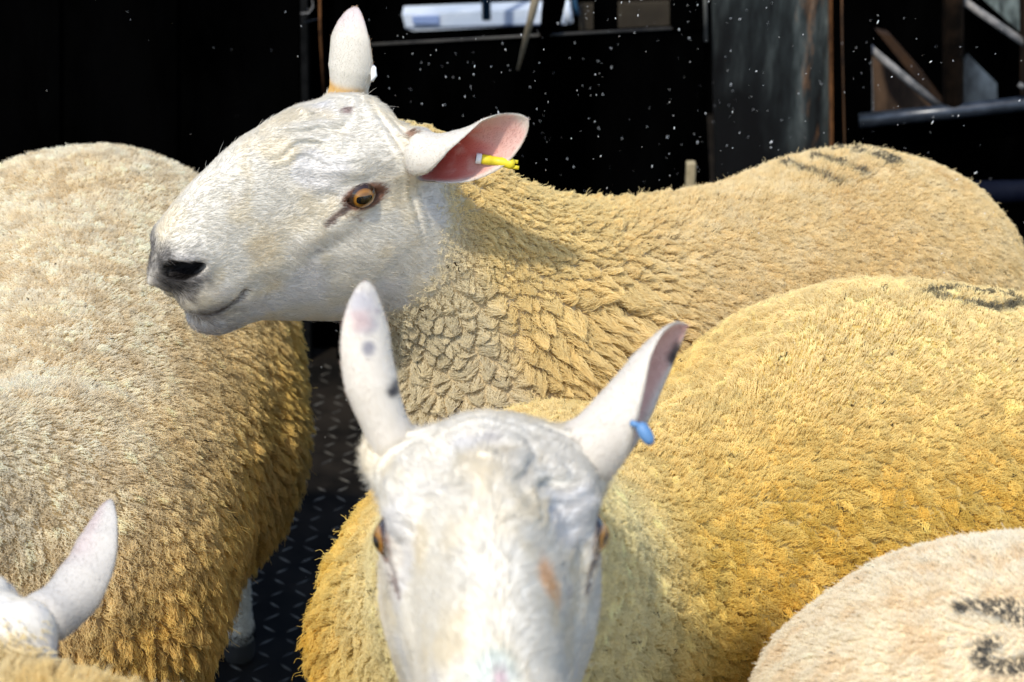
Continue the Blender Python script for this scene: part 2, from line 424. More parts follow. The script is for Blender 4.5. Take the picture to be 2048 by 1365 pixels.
def eye(head, side, parent):
    nu, nv = 24, 32; V = []; r = .0186*head.k
    for i in range(nu+1):
        a = math.pi*i/nu
        for j in range(nv):
            b = 2*math.pi*j/nv
            rr = r*(1+.10*max(0, math.cos(a))**12)
            V.append((rr*math.sin(a)*math.cos(b), rr*math.sin(a)*math.sin(b), rr*math.cos(a)))
    Q = [(i*nv+j, (i+1)*nv+j, (i+1)*nv+(j+1) % nv, i*nv+(j+1) % nv) for i in range(nu) for j in range(nv)]
    o = mesh('eye', V, Q, M_EYE, parent)
    zax = nrm(head.R@np.array([.20, side*1.0, .02])); xax = nrm(head.f*np.array([1, 1, .25])); xax = nrm(xax-zax*(xax@zax)); yax = np.cross(zax, xax)
    c = head.w(EYE*np.array([1, side, 1])+np.array([.002, -side*.0020, 0]))
    Mx = Matrix(((xax[0], yax[0], zax[0], c[0]), (xax[1], yax[1], zax[1], c[1]), (xax[2], yax[2], zax[2], c[2]), (0, 0, 0, 1)))
    o.matrix_basis = Mx
    return o

# ------------------------------------------------------------------ one sheep
def wool(name, parent, V, Q, cfg, seed):
    rs = np.random.RandomState(seed)
    n = int(cfg['n']*HAIR)
    if n < 100: return
    fc = V[Q].mean(1); fn = vnormals_cache[id(V)][Q].mean(1)
    w = cfg['mask'](fc)
    tocam = CAM-fc; tocam /= np.linalg.norm(tocam, axis=1, keepdims=True)
    facing = (fn*tocam).sum(1)
    w = w*np.where(facing > -.25, 1.0, .25)
    pr = (fc-CAM); zc = -(pr@CB); sx_ = 1024+FPX*(pr@CR)/zc; sy_ = 682.5-FPX*(pr@CU)/zc
    out_ = np.maximum.reduce([-sx_-60, sx_-2110, -sy_-60, sy_-1430])
    w = w*(1-.72*smooth(0, 900, out_))
    P, N = sample(V, Q, w, n, rs)
    L = cfg['length'](P)                           # per strand length
    cs = cfg['clump'](P)                           # clump spacing (m)
    # clump centres: drawn with density 1/spacing^2
    sp = cfg['clump'](fc); nc = int((np.linalg.norm(np.cross(V[Q[:, 2]]-V[Q[:, 0]], V[Q[:, 3]]-V[Q[:, 1]]), axis=1)*.5*(w > 0)/sp**2).sum())
    C, CN = sample(V, Q, (w > 0)/sp**2, nc, rs)
    kd = kdtree.KDTree(nc)
    for i, c in enumerate(C): kd.insert(c, i)
    kd.balance()
    wob = (np.stack([fbm(P+k*5, 60, 2) for k in range(3)], 1)-.5)*cfg.get('wob', 1.0)
    idx = np.fromiter((kd.find(p)[1] for p in (P+wob*cs[:, None]*1.2)), np.int64, n)
    def comb(P, N):
        g = cfg['comb'](P); g = g-N*(g*N).sum(1)[:, None]
        return g
    crs = rs.rand(nc, 4)
    jit = (crs[:, :3]-.5)*cfg.get('cjit', .7)
    gN, gC = comb(P, N), comb(C, CN)+jit
    K = cfg.get('K', 6); t = np.linspace(0, 1, K)
    lie = cfg['lie'](P)                            # 0 upright .. 1 flat
    Lr = L*(.8+.4*rs.rand(n))*(.75+.5*crs[idx, 3])
    bend = lie[:, None]*(t[None]**.7)
    d0 = (N[:, None]*(1-bend[..., None]*.8)+gN[:, None]*bend[..., None])
    d1 = (CN[idx][:, None]*(1-bend[..., None]*.8)+gC[idx][:, None]*bend[..., None])
    d0 /= np.linalg.norm(d0, axis=2, keepdims=True); d1 /= np.linalg.norm(d1, axis=2, keepdims=True)
    step = (Lr/(K-1))[:, None, None]
    A = P[:, None]+np.cumsum(np.concatenate([np.zeros((n, 1, 3)), d0[:, 1:]*step], 1), 1)
    B = C[idx][:, None]+np.cumsum(np.concatenate([np.zeros((n, 1, 3)), d1[:, 1:]*step], 1), 1)
    ck = cfg['tight'](P)[:, None]*t[None]**cfg.get('cpow', 1.1)
    pts = A*(1-ck[..., None])+B*ck[..., None]
    # crimp and frizz
    ph = rs.rand(n, 1)*6.28+crs[idx, 1][:, None]*6.28; am = cfg.get('crimp', .0012); fr = cfg.get('cfreq', 3.0)
    side = np.cross(N, gN+1e-4); side /= np.maximum(np.linalg.norm(side, axis=1, keepdims=True), 1e-6)
    cf = cfg.get('curl', 0.0)
    if cf:
        cp = crs[idx, 0][:, None]*6.28+t[None]*6.28*cfg.get('cturn', .8); cf2 = cf*t[None]*(.5+crs[idx, 2][:, None])
        pts = pts+side[:, None]*(np.sin(cp)*cf2)[..., None]+N[:, None]*(np.cos(cp)*cf2*.7)[..., None]
    wv = np.sin(ph+t[None]*6.28*fr)*am*np.minimum(1, t[None]*3)
    pts = pts+side[:, None]*wv[..., None]+N[:, None]*(np.cos(ph*1.7+t[None]*6.28*fr)*am*.6*np.minimum(1, t[None]*3))[..., None]
    fz = (rs.rand(n) < cfg.get('stray', .03))[:, None]*t[None]**1.5
    pts = pts+(rs.normal(size=(n, 1, 3))*.35+N[:, None]*.6)*(fz*Lr[:, None]*cfg.get('straylen', .6))[..., None]
    pts[:, 0] -= N*.003
    root, tip = cfg['colour'](P+N*.008, C[idx], crs[idx])
    cd_ = root[:, None]*(1-t[None, :, None])+tip[:, None]*t[None, :, None]
    cd_ = cd_*(.92+.16*rs.rand(n, 1, 1))*(1+cfg.get('cvar', .12)*(crs[idx, 2]-.5))[:, None, None]
    bits = rs.rand(n) < cfg.get('bits', .0013); cd_[bits] = np.array([.05, .035, .02])*(.5+rs.rand(int(bits.sum()), 1, 1))
    r0 = cfg.get('radius', .00034); rads = r0*(1-.6*t[None]**1.5)*(.7+.6*rs.rand(n, 1)); rads[bits] *= 2.2
    return fibres(name, parent, pts, np.clip(cd_, 0, .95), rads, M_WOOL)

def lump(P, f, H, a=.012, b=.004):               # the fleeced body is never quite even
    w = smooth(-.10, -.22, H.q(P)[:, 0]); return f-w*(b+a*(fbm(P, 9, 3)-.5)+.006*(fbm(P+3, 26, 2)-.5))

def legs(P, f, L, k=.03):
    for (a, b, c, r) in L:                         # hip/shoulder, knee/hock, foot
        f = smin(f, cap(P, a, b, r[0], r[1]), k); f = smin(f, cap(P, b, c, r[1], r[2]), .02)
        f = smin(f, cap(P, np.asarray(c)+np.array([0, 0, .012]), np.asarray(c)+np.array([0, 0, -.02]), r[2]*1.05, r[2]*1.35), .012)
    return f

def fit_leg(top, foot, hind=False, fwd=(1, 0)):
    """joint positions; fwd: the way the animal faces on the ground"""
    f = np.array([fwd[0], fwd[1], 0.0]); top = np.asarray(top, float); foot = np.array([foot[0], foot[1], .035])
    j = top*.42+foot*.58; j = j+(-f*.05 if hind else f*.012)
    return (tuple(top), tuple(j), tuple(foot), (.062, .024, .019) if not hind else (.075, .026, .019))

def build_sheep(root, body_f, lo, hi, head, skin, ears=(), h=.009, hh=.0024, head_detail=True):
    """one continuous body mesh: coarse under the wool, fine at the head"""
    lo = np.array(lo, float); hi = np.array(hi, float)
    V, Q = nets(body_f, lo, hi, h)
    parts = [(V, Q)]
    if head is not None and head_detail:
        c = head.w((.05, 0, 0)); rr = .20*head.k
        # fine box round the head in world axes
        cor = np.array([head.w((a, b, d)) for a in (-.135, .24) for b in (-.10, .10) for d in (-.14, .105)])
        bl, bh = cor.min(0), cor.max(0)
        m = (V > bl+h*1.5).all(1) & (V < bh-h*1.5).all(1)
        Q1 = Q[~m[Q].all(1)]
        use = np.unique(Q1); mp = -np.ones(len(V), np.int64); mp[use] = np.arange(len(use))
        parts = [(V[use], mp[Q1])]
        V2, Q2 = nets(body_f, bl, bh, hh)
        parts.append((V2, Q2))
    off = 0; Vs, Qs, part_id = [], [], []
    for i, (v, q) in enumerate(parts):
        Vs.append(v); Qs.append(q+off); off += len(v)
    V = np.vstack(Vs); Q = np.vstack(Qs)
    C = skin(V)
    vnormals_cache[id(V)] = vnormals(V, Q)
    ev = []
    for e in ears:
        v, q, uu, vv, inn, colr = e; ear_coat(root, e, 77+len(ev))
        q4 = q.copy(); ev.append((v, q4+off, colr)); off += len(v)
    VV = np.vstack([V]+[e[0] for e in ev]); QQ = np.vstack([Q]+[e[1] for e in ev]); CC = np.vstack([C]+[e[2] for e in ev])
    tri = QQ[:, 0] == QQ[:, 3]
    faces = [tuple(q[:3]) if t else tuple(q) for q, t in zip(QQ.tolist(), tri)] if tri.any() else QQ
    ob = mesh('body', VV, faces, M_SKIN, root, CC)
    if ev:
        ob.data.materials.append(M_EAR)
        mi = np.zeros(len(ob.data.polygons), np.int32); mi[len(Q):] = 1
        ob.data.polygons.foreach_set('material_index', mi)
    return ob, V, Q

# ------------------------------------------------------------------ wool recipes
def comb_down(back, k=1.0):
    b = np.asarray(back, float)
    def g(P): return np.tile(np.array([0, 0, -1.0])*k+b, (len(P), 1))
    return g
def const(v): return lambda P: np.full(len(P), v)

def coat(name, parent, V, Q, CDf, head, mask, n, seed, L=.0060, rad_=.00015):
    """the short hair of the face"""
    rs = np.random.RandomState(seed); n = int(n*HAIR)
    if n < 100: return
    fc = V[Q].mean(1); fn = vnormals_cache[id(V)][Q].mean(1)
    tocam = CAM-fc; tocam /= np.linalg.norm(tocam, axis=1, keepdims=True)
    qf = head.q(fc); qs = np.stack([qf[:, 0], np.abs(qf[:, 1]), qf[:, 2]], 1).astype(np.float32)
    w = mask(fc)*(ell(qs, EYE+np.array([.001, .010, 0]), (.021, .02, .0100)) > 0)*(ell(qs, NOS+np.array([.003, 0, 0]), (.02, .012, .0085)) > 0)
    w = w*np.where((fn*tocam).sum(1) > -.3, 1, .3)
    P, N = sample(V, Q, w, n, rs)
    q = head.q(P); x, y, z = q.T
    g = -head.f[None]*1.0+head.u[None]*(-.35*smooth(.04, -.05, z))[:, None]+np.clip(y/.02, -1, 1)[:, None]*head.l[None]*(.5*smooth(.0, .05, z))[:, None]
    g = g+(np.stack([fbm(P+k*4, 45, 2) for k in range(3)], 1)-.5)*1.3
    g = g-N*(g*N).sum(1)[:, None]; g /= np.linalg.norm(g, axis=1, keepdims=True)
    K = 4; t = np.linspace(0, 1, K); Ls = L*(.6+.8*rs.rand(n))*(1+.7*smooth(.06, .09, z))
    long_ = rs.rand(n) < .004; Ls = np.where(long_, Ls*2.2, Ls)
    lift = np.where(long_, .7, .16+.14*rs.rand(n))
    d = g[:, None]+N[:, None]*(lift[:, None]*(1-.5*t[None]))[..., None]+rs.normal(size=(n, 1, 3))*.06
    d /= np.linalg.norm(d, axis=2, keepdims=True)
    pts = P[:, None]+np.cumsum(np.concatenate([np.zeros((n, 1, 3)), d[:, 1:]*(Ls/(K-1))[:, None, None]], 1), 1)
    pts[:, 0] -= N*.0015
    c = CDf(P); c = c*(.93+.14*rs.rand(n, 1))
    tipc = c+(.74-c)*.10*(c.mean(1, keepdims=True) > .25)
    cd_ = c[:, None]*(1-t[None, :, None])+tipc[:, None]*t[None, :, None]
    rads = rad_*(1-.7*t[None])*(.7+.6*rs.rand(n, 1))
    return fibres(name, parent, pts, np.clip(cd_, 0, .9), rads, M_COAT)

OCH = np.array([.50, .33, .12]); TAN = np.array([.55, .42, .22]); PALE = np.array([.68, .60, .44]); DUST = np.array([.60, .55, .46])
def paint_colour(base, marks):
    """marks: list of world-space polylines (stock numbers), with a half width"""
    def f(P):
        d = np.full(len(P), 9.)
        for pl, r in marks:
            for a, b in zip(pl[:-1], pl[1:]): d = np.minimum(d, cap(P.astype(np.float32), a, b, r, r))
        return d
    return f

# march a ray of the photograph onto an implicit body, to find where a spot or a mark lies on the skin
def hit(f, px, py, s0=.9, s1=3.2):
    d = ray(px, py); t = np.arange(s0, s1, .004); v = f((CAM+d*t[:, None]).astype(np.float32))
    i = np.argmax(v < 0)
    return CAM+d*(t[i] if (v < 0).any() else 2.0)

# =================================================================== sheep A: in profile, ear tag
HA = Head(rad(34), rad(15.5), rad(8), (722, 384), 2.05, 1)
def body_A(P):
    f = HA.sdf(P)
    f = smin(f, ecap(P, HA.w((-.070, 0, -.068)), (.035, 2.19, .645), (.062, .074), (.155, .168)), .05)
    f = smin(f, ecap(P, (.02, 2.20, .585), (.40, 2.46, .585), (.175, .20), (.19, .195)), .08)
    f = smin(f, ell(P, (.47, 2.50, .60), (.21, .19, .185)), .06)
    f = smin(f, ell(P, (.0, 2.13, .56), (.15, .13, .17)), .06)
    f = lump(P, f, HA)
    return legs(P, f, [fit_leg((-.02, 2.10, .42), (-.03, 2.06), False, (-.84, -.54)), fit_leg((.08, 2.30, .42), (.06, 2.32), False, (-.84, -.54)),
                       fit_leg((.50, 2.40, .45), (.56, 2.42), True, (-.84, -.54)), fit_leg((.42, 2.62, .45), (.46, 2.66), True, (-.84, -.54))])
rA = empty('sheep', (.2, 2.35, 0))
tag(rA, 'white faced sheep in profile looking left with a yellow tag in its pink ear', 'sheep', 'sheep crowded in the pen')
spA = [(hit(HA.sdf, 691, 224), .009, (.22, .15, .14), .85), (hit(HA.sdf, 822, 272), .010, (.16, .08, .05), .9),
       (hit(HA.sdf, 634, 500), .004, (.25, .22, .22), .8), (hit(HA.sdf, 520, 500), .022, (.60, .47, .26), .35), (hit(HA.sdf, 540, 560), .016, (.60, .48, .28), .3)]
for i in range(16): spA.append((hit(HA.sdf, 690+i*4.2, 424+((i*7) % 5)*4), .0022, (.22, .10, .07), .8))
def skin_A(P):
    c = face_colour(HA.q(P), P, spA); w = wool_A(P)
    c = mix(c, np.array([.60, .53, .38]), .8*smooth(.0, .3, w)); return mix(c, np.array([.50, .40, .24]), smooth(.3, .9, w))
def wool_A(P):                                    # 0 short face hair .. 1 fleece
    q = HA.q(P); x, y, z = q.T
    er = np.sqrt(((np.stack([x, np.abs(y), z], 1)-np.array([-.082, .072, .020]))**2).sum(1))
    return smooth(.030, .050, er)*smooth(.0, .10, (np.interp(z, [-.19, -.165, -.15, -.11, -.06, 0, .05], [.07, .03, -.01, -.045, -.072, -.088, -.09])+.012*(fbm(P, 30, 2)-.5))-x)
def lenA(P):
    w = wool_A(P); nk = smooth(.30, .06, P[:, 0]+.25*(P[:, 2]-.7)); up = smooth(.70, .80, P[:, 2])
    return (.004+.006*w+.032*w*nk*(1-.92*up)*smooth(-.10, -.20, HA.q(P)[:, 0]))
def clA(P):
    nk = smooth(.26, .08, P[:, 0]+.25*(P[:, 2]-.7)); return .0075+.0085*nk*wool_A(P)*smooth(.84, .76, P[:, 2])
markA = []
def colA(P, C, cr):
    n = fbm(P, 14, 3); n2 = fbm(P, 70, 2); nk = smooth(.26, .05, P[:, 0])
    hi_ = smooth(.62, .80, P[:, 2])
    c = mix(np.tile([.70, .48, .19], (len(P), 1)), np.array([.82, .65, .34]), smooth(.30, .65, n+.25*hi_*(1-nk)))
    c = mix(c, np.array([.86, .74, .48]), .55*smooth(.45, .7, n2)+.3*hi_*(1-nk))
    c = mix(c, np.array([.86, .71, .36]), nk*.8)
    q = HA.q(P); c = mix(c, np.array([.76, .68, .48]), smooth(-.14, -.08, q[:, 0]))
    dk = smooth(.004, -.003, paintA(P)+.010*(fbm(C, 150, 2)-.5)+.005*(fbm(P, 260, 2)-.5)); c2 = mix(c, np.array([.045, .05, .05]), .93*dk)
    return mix(c*.92, np.array([.09, .09, .085]), .6*dk), c2
def pl(f, pts): return [hit(f, *p) for p in pts]
_mA = [(pl(lambda P: body_A(P)-.009, [(1562, 322), (1600, 335), (1660, 352), (1676, 358)]), .0040), (pl(lambda P: body_A(P)-.009, [(1625, 308), (1660, 318), (1710, 335), (1728, 342)]), .0044),
       (pl(lambda P: body_A(P)-.009, [(1672, 296), (1720, 292), (1765, 300), (1790, 318)]), .0070), (pl(lambda P: body_A(P)-.009, [(1715, 300), (1755, 308), (1780, 322)]), .0055)]
paintA = paint_colour(None, _mA)
def ears_of(head, specs, colf):
    out = []
    for C, O, w0, phi in specs:
        V, Q, uu, vv, inn = ear_mesh(C, O, w0, EARW, phi)
        out.append((V, Q, uu, vv, inn, colf(V, uu, vv, inn, len(out))))
    return out
def v3(r, u, b): return CR*r+CU*u+CB*b
def earcolA(V, u, v, inn, k):
    c = np.tile(WHITE*1.06, (len(V), 1)); n = fbm(V, 60, 3)
    if k == 0:
        pk = inn*smooth(1.0, .80, np.abs(v))*smooth(1.0, .90, u)
        c = mix(c, np.array([.74, .24, .20]), pk*(.45+.55*smooth(.7, .2, np.abs(v-.1))*smooth(1, .4, u)))
        c = mix(c, np.array([.50, .07, .05]), pk*smooth(.75, .25, u)*.8)
        c = mix(c, np.array([.68, .45, .40]), inn*smooth(.5, .7, n)*.5)
    else:
        c = mix(c, np.array([.72, .45, .26]), inn*.8)
        c = mix(c, np.array([.60, .50, .52]), (1-inn)*smooth(.7, .9, u)*.6)
        c = mix(c, np.array([.70, .45, .16]), (1-inn)*smooth(.12, .04, np.abs(u-.20))*smooth(.75, .4, np.abs(v)))
    return c
spec_A = [([HA.w((-.068, .060, .016)), W(945, 335, 2.02), W(1056, 238, 2.03)], (v3(.35, -.85, .35), v3(.25, -.35, .9)), .043, (1.9, 1.15, .55)),
          ([HA.w((-.068, -.060, .018)), W(700, 120, 2.12), W(712, 16, 2.14)], (v3(.5, 0, -.85), v3(.55, 0, -.8)), .034, (1.7, 1.0, .5))]
earA = ears_of(HA, spec_A, earcolA)
oA, VA, QA = build_sheep(rA, body_A, (-.55, 1.7, -.01), (.78, 2.85, 1.06), HA, skin_A, earA)
for s_ in (1, -1): eye(HA, s_, rA)
dirA = np.array([.84, .54, 0])
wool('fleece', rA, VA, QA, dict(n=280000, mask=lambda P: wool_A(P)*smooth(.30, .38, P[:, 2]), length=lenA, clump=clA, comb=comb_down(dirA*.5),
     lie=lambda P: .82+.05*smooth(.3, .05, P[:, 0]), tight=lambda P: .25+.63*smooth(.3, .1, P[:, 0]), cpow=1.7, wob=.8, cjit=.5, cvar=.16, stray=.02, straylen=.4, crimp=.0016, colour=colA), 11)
coat('coat', rA, VA, QA, skin_A, HA, lambda P: (1-wool_A(P))+.02, 110000, 12)

# =================================================================== sheep B: facing the photographer
HB = Head(0, 0, rad(0), (982, 1068), 1.38, 0, 1.0, heading=v3(.03, -.50, .86))
def body_B(P):
    f = HB.sdf(P)
    f = smin(f, ecap(P, HB.w((-.08, 0, -.045)), (.01, 1.62, .61), (.060, .070), (.155, .165)), .05)
    f = smin(f, ecap(P, (.05, 1.70, .56), (.70, 1.97, .545), (.18, .205), (.185, .205)), .08)
    f = smin(f, ell(P, (.40, 1.93, .607), (.26, .19, .213)), .10)
    f = smin(f, ell(P, (.0, 1.58, .60), (.165, .14, .17)), .06)
    f = lump(P, f, HB)
    return legs(P, f, [fit_leg((-.03, 1.55, .42), (-.05, 1.52), False, (-.9, -.4)), fit_leg((.10, 1.78, .42), (.06, 1.80), False, (-.9, -.4)),
                       fit_leg((.68, 1.85, .45), (.74, 1.84), True, (-.9, -.4)), fit_leg((.62, 2.05, .45), (.68, 2.10), True, (-.9, -.4))])
rB = empty('sheep', (.3, 1.75, 0))
tag(rB, 'yellow fleeced sheep facing the camera with a blue tag in its ear', 'sheep', 'sheep crowded in the pen')
spB = [(hit(HB.sdf, 1093, 1163), .018, (.74, .42, .18), .75), (hit(HB.sdf, 1108, 1190), .016, (.72, .46, .22), .6),
       (hit(HB.sdf, 985, 1352), .020, (.46, .55, .56), .6), (hit(HB.sdf, 1000, 1362), .007, (.50, .30, .36), .6),
       (hit(HB.sdf, 1135, 1190), .006, (.30, .28, .30), .6), (hit(HB.sdf, 980, 878), .010, (.42, .40, .40), .5)]
def wool_B(P):
    q = HB.q(P); x, y, z = q.T
    er = np.sqrt(((np.stack([x, np.abs(y), z], 1)-np.array([-.082, .072, .020]))**2).sum(1))
    return smooth(.030, .050, er)*smooth(.0, .03, (-.088-.25*np.minimum(z, 0)+.010*(fbm(P, 30, 2)-.5))-x)
def skin_B(P):
    c = face_colour(HB.q(P), P, spB)
    return mix(c, np.array([.45, .34, .12]), smooth(.2, .9, wool_B(P)))
_mB = [(pl(lambda P: body_B(P)-.009, [(1853, 572), (1880, 566), (1930, 566), (1990, 572), (2040, 585)]), .0048), (pl(lambda P: body_B(P)-.009, [(1858, 574), (1890, 580), (1935, 588)]), .0052),
       (pl(lambda P: body_B(P)-.009, [(1960, 596), (1985, 600), (2015, 600), (2040, 592)]), .0075)]
paintB = paint_colour(None, _mB)
def lowB(P): return smooth(.80, .62, P[:, 2]+.06*(fbm(P, 8, 2)-.5))
def colB(P, C, cr):
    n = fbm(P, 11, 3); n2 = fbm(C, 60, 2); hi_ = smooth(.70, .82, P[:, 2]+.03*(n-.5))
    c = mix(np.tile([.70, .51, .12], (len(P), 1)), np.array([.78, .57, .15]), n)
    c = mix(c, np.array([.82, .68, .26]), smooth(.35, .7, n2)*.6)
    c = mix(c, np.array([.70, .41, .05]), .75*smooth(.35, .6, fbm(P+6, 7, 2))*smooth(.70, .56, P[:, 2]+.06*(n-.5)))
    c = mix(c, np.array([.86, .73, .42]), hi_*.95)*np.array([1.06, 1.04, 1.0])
    q = HB.q(P); c = mix(c, np.array([.86, .76, .44]), .95*smooth(.42, .24, np.linalg.norm(q-np.array([-.05, 0, -.05]), axis=1)))
    c = c*(1+.3*(cr[:, :1]-.5)*np.array([1, 1, 1]))
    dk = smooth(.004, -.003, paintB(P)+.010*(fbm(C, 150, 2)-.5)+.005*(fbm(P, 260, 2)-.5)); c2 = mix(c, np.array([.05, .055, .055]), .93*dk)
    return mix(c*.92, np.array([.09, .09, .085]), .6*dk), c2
def earcolB(V, u, v, inn, k):
    c = np.tile(WHITE*np.array([1.08, 1.06, 1.06]), (len(V), 1))
    if k == 1: c = mix(c, np.array([.66, .40, .34]), inn*smooth(1, .75, np.abs(v))*.9)
    else: c = mix(c, np.array([.66, .42, .36]), inn*.6)
    sp = [(W(722, 610, 1.40), .014, (.36, .36, .42), .6), (W(733, 650, 1.40), .012, (.25, .25, .31), .6), (W(738, 695, 1.40), .007, (.2, .2, .25), .8), (W(785, 783, 1.38), .008, (.05, .05, .06), .95), (W(720, 640, 1.40), .012, (.6, .42, .38), .5)] if k == 0 else [(W(1355, 705, 1.42), .007, (.06, .05, .05), .9), (W(1345, 720, 1.42), .006, (.06, .05, .05), .9)]
    for s, r, cl, kk in sp:
        dd = np.linalg.norm(np.cross(V-CAM, nrm(s-CAM)), axis=1); c = mix(c, np.array(cl), kk*smooth(r, r*.3, dd*(.3+1.5*fbm(V, 90, 3))))
    return c
spec_B = [([HB.w((-.068, -.060, .016)), W(708, 730, 1.39), W(732, 566, 1.42)], (v3(-.55, .1, -.8), v3(-.45, 0, -.85)), .026, (1.8, 1.1, .6)),
          ([HB.w((-.068, .060, .016)), W(1255, 830, 1.40), W(1374, 652, 1.44)], (v3(.6, -.5, -.1), v3(.65, -.45, .65)), .042, (2.0, 1.2, .6))]
earB = ears_of(HB, spec_B, earcolB)
oB, VB, QB = build_sheep(rB, body_B, (-.30, .95, -.01), (.95, 2.32, 1.10), HB, skin_B, earB)
for s_ in (1, -1): eye(HB, s_, rB)
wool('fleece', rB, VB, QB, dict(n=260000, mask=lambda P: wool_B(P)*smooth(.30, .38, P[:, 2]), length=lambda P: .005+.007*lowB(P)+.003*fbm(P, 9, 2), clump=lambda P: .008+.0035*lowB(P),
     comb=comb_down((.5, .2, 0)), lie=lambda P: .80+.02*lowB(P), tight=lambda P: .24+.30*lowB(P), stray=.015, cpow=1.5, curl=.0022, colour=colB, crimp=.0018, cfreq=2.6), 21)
coat('coat', rB, VB, QB, skin_B, HB, lambda P: (1-wool_B(P))+.02, 90000, 22, L=.0075)

# =================================================================== sheep C: pale back on the left, seen from above
HC = Head(0, 0, 0, (-1000, 900), 1.75, 0, 1.0, heading=(-.93, -.25, -.25))
def body_C(P):
    f = ecap(P, (-.49, 1.80, .55), (-.55, 2.42, .555), (.185, .21), (.26, .235))
    f = smin(f, ell(P, (-.500, 2.28, .47), (.225, .28, .165)), .06)
    f = smin(f, ell(P, (-.555, 2.50, .59), (.21, .18, .205)), .06)
    f = smin(f, ecap(P, (-.50, 1.72, .62), HC.w((-.07, 0, 0)), (.13, .15), (.07, .09)), .06)
    f = smin(f, HC.sdf(P), .04)
    f = lump(P, f, HC)
    return legs(P, f, [fit_leg((-.40, 1.74, .42), (-.46, 1.70), False, (0, -1)), fit_leg((-.56, 1.74, .42), (-.62, 1.70), False, (0, -1)),
                       fit_leg((-.42, 2.50, .45), (-.405, 2.58), True, (0, -1)), fit_leg((-.66, 2.52, .45), (-.68, 2.60), True, (0, -1))])
rC = empty('sheep', (-.52, 2.1, 0))
tag(rC, 'sheep with cream back and brown shaggy flank standing beside the metal floor', 'sheep', 'sheep crowded in the pen')
def skin_C(P):
    q = HC.q(P); c = face_colour(q, P, [])
    leg = smooth(.33, .28, P[:, 2])
    c2 = mix(np.tile([.40, .30, .16], (len(P), 1)), WHITE*.9, leg)
    c2 = mix(c2, np.array([.02, .02, .02]), smooth(.045, .035, P[:, 2]))
    return mix(c, c2, smooth(-.08, -.12, q[:, 0])*1.0)
def colC(P, C, cr):
    n = fbm(P, 12, 3); n2 = fbm(C, 55, 2); s = smooth(-.42, -.31, P[:, 0]-.18*(P[:, 2]-.72)+.05*(n-.5))
    lo_ = smooth(.74, .54, P[:, 2]+.06*(n-.5))
    c = mix(np.tile([.95, .88, .70], (len(P), 1)), np.array([.88, .74, .48]), smooth(.45, .75, n)*.5)
    c = mix(c, np.array([.86, .62, .20]), np.clip(.35*s+.75*lo_, 0, 1))
    c = mix(c, np.array([.58, .42, .19]), smooth(.4, .7, n2)*.4)
    c = c*(1+.25*(cr[:, :1]-.5)); c = mix(c, WHITE*1.1, smooth(.30, .24, P[:, 2])); c = mix(c, np.array([.02, .02, .02]), smooth(.06, .045, P[:, 2]))
    return c*.92, c
def lowC(P): return smooth(.75, .52, P[:, 2]+.05*(fbm(P, 7, 2)-.5))*smooth(.20, .30, P[:, 2])
oC, VC, QC = build_sheep(rC, body_C, (-1.35, 1.25, -.01), (-.20, 2.80, 1.0), HC, skin_C, (), head_detail=False)
wool('fleece', rC, VC, QC, dict(n=260000, mask=lambda P: smooth(.03, .05, P[:, 2])*(HC.q(P)[:, 0] < -.09), length=lambda P: .0045+.003*smooth(.26, .36, P[:, 2])+.011*lowC(P), clump=lambda P: .008+.005*lowC(P),
     comb=comb_down((.0, -.3, 0)), lie=lambda P: .80+.05*lowC(P), tight=lambda P: .22+.45*lowC(P), cpow=1.4, stray=.012, straylen=.4, colour=colC, crimp=.0015), 31)

# =================================================================== sheep D: facing away, one ear, cream yellow shoulders
HD = Head(0, 0, 0, (-150, 1310), 1.58, 0, 1.0, heading=(-.35, .88, -.30))
def body_D(P):
    f = HD.sdf(P)
    f = smin(f, ecap(P, HD.w((-.08, 0, -.045)), (-.29, 1.14, .65), (.065, .08), (.15, .16)), .05)
    f = smin(f, ecap(P, (-.28, 1.08, .62), (-.38, .50, .58), (.17, .20), (.20, .21)), .07)
    f = lump(P, f, HD)
    return legs(P, f, [fit_leg((-.22, 1.08, .42), (-.22, 1.10), False, (0, 1)), fit_leg((-.42, 1.08, .42), (-.42, 1.12), False, (0, 1)),
                       fit_leg((-.30, .42, .45), (-.28, .36), True, (0, 1)), fit_leg((-.50, .42, .45), (-.52, .36), True, (0, 1))])
rD = empty('sheep', (-.36, .8, 0))
tag(rD, 'sheep facing away with one pinkish ear raised and a cream yellow shoulder', 'sheep', 'sheep crowded in the pen')
def wool_D(P): return smooth(.0, .03, -.095-HD.q(P)[:, 0])
def skin_D(P): return mix(face_colour(HD.q(P), P, []), np.array([.60, .48, .24]), smooth(.2, .9, wool_D(P)))
def earcolD(V, u, v, inn, k):
    c = np.tile(WHITE*np.array([.96, .96, 1.0]), (len(V), 1))
    return mix(c, np.array([.60, .42, .43]), smooth(.30, .65, u)*smooth(.8, .2, np.abs(v-.1))*.35*(.3+1.4*fbm(V, 50, 2)))
spec_D = [([HD.w((-.074, -.068, .020)), W(212, 1172, 1.56), W(222, 1002, 1.58)], (v3(.6, .1, -.7), v3(.6, .1, -.7)), .034, (1.7, 1.0, .6)),
          ([HD.w((-.074, .068, .020)), HD.w((-.09, .12, .07)), HD.w((-.10, .16, .11))], (v3(-.6, .1, -.7), v3(-.6, .1, -.7)), .029, (1.7, 1.0, .6))]
earD = ears_of(HD, spec_D, earcolD)
oD, VD, QD = build_sheep(rD, body_D, (-.80, .15, -.01), (-.05, 1.80, 1.0), HD, skin_D, earD, hh=.003)
def colD(P, C, cr):
    n = fbm(P, 14, 3); c = mix(np.tile([.88, .76, .48], (len(P), 1)), np.array([.82, .62, .26]), smooth(.4, .7, n)*.7); return c*.85, c
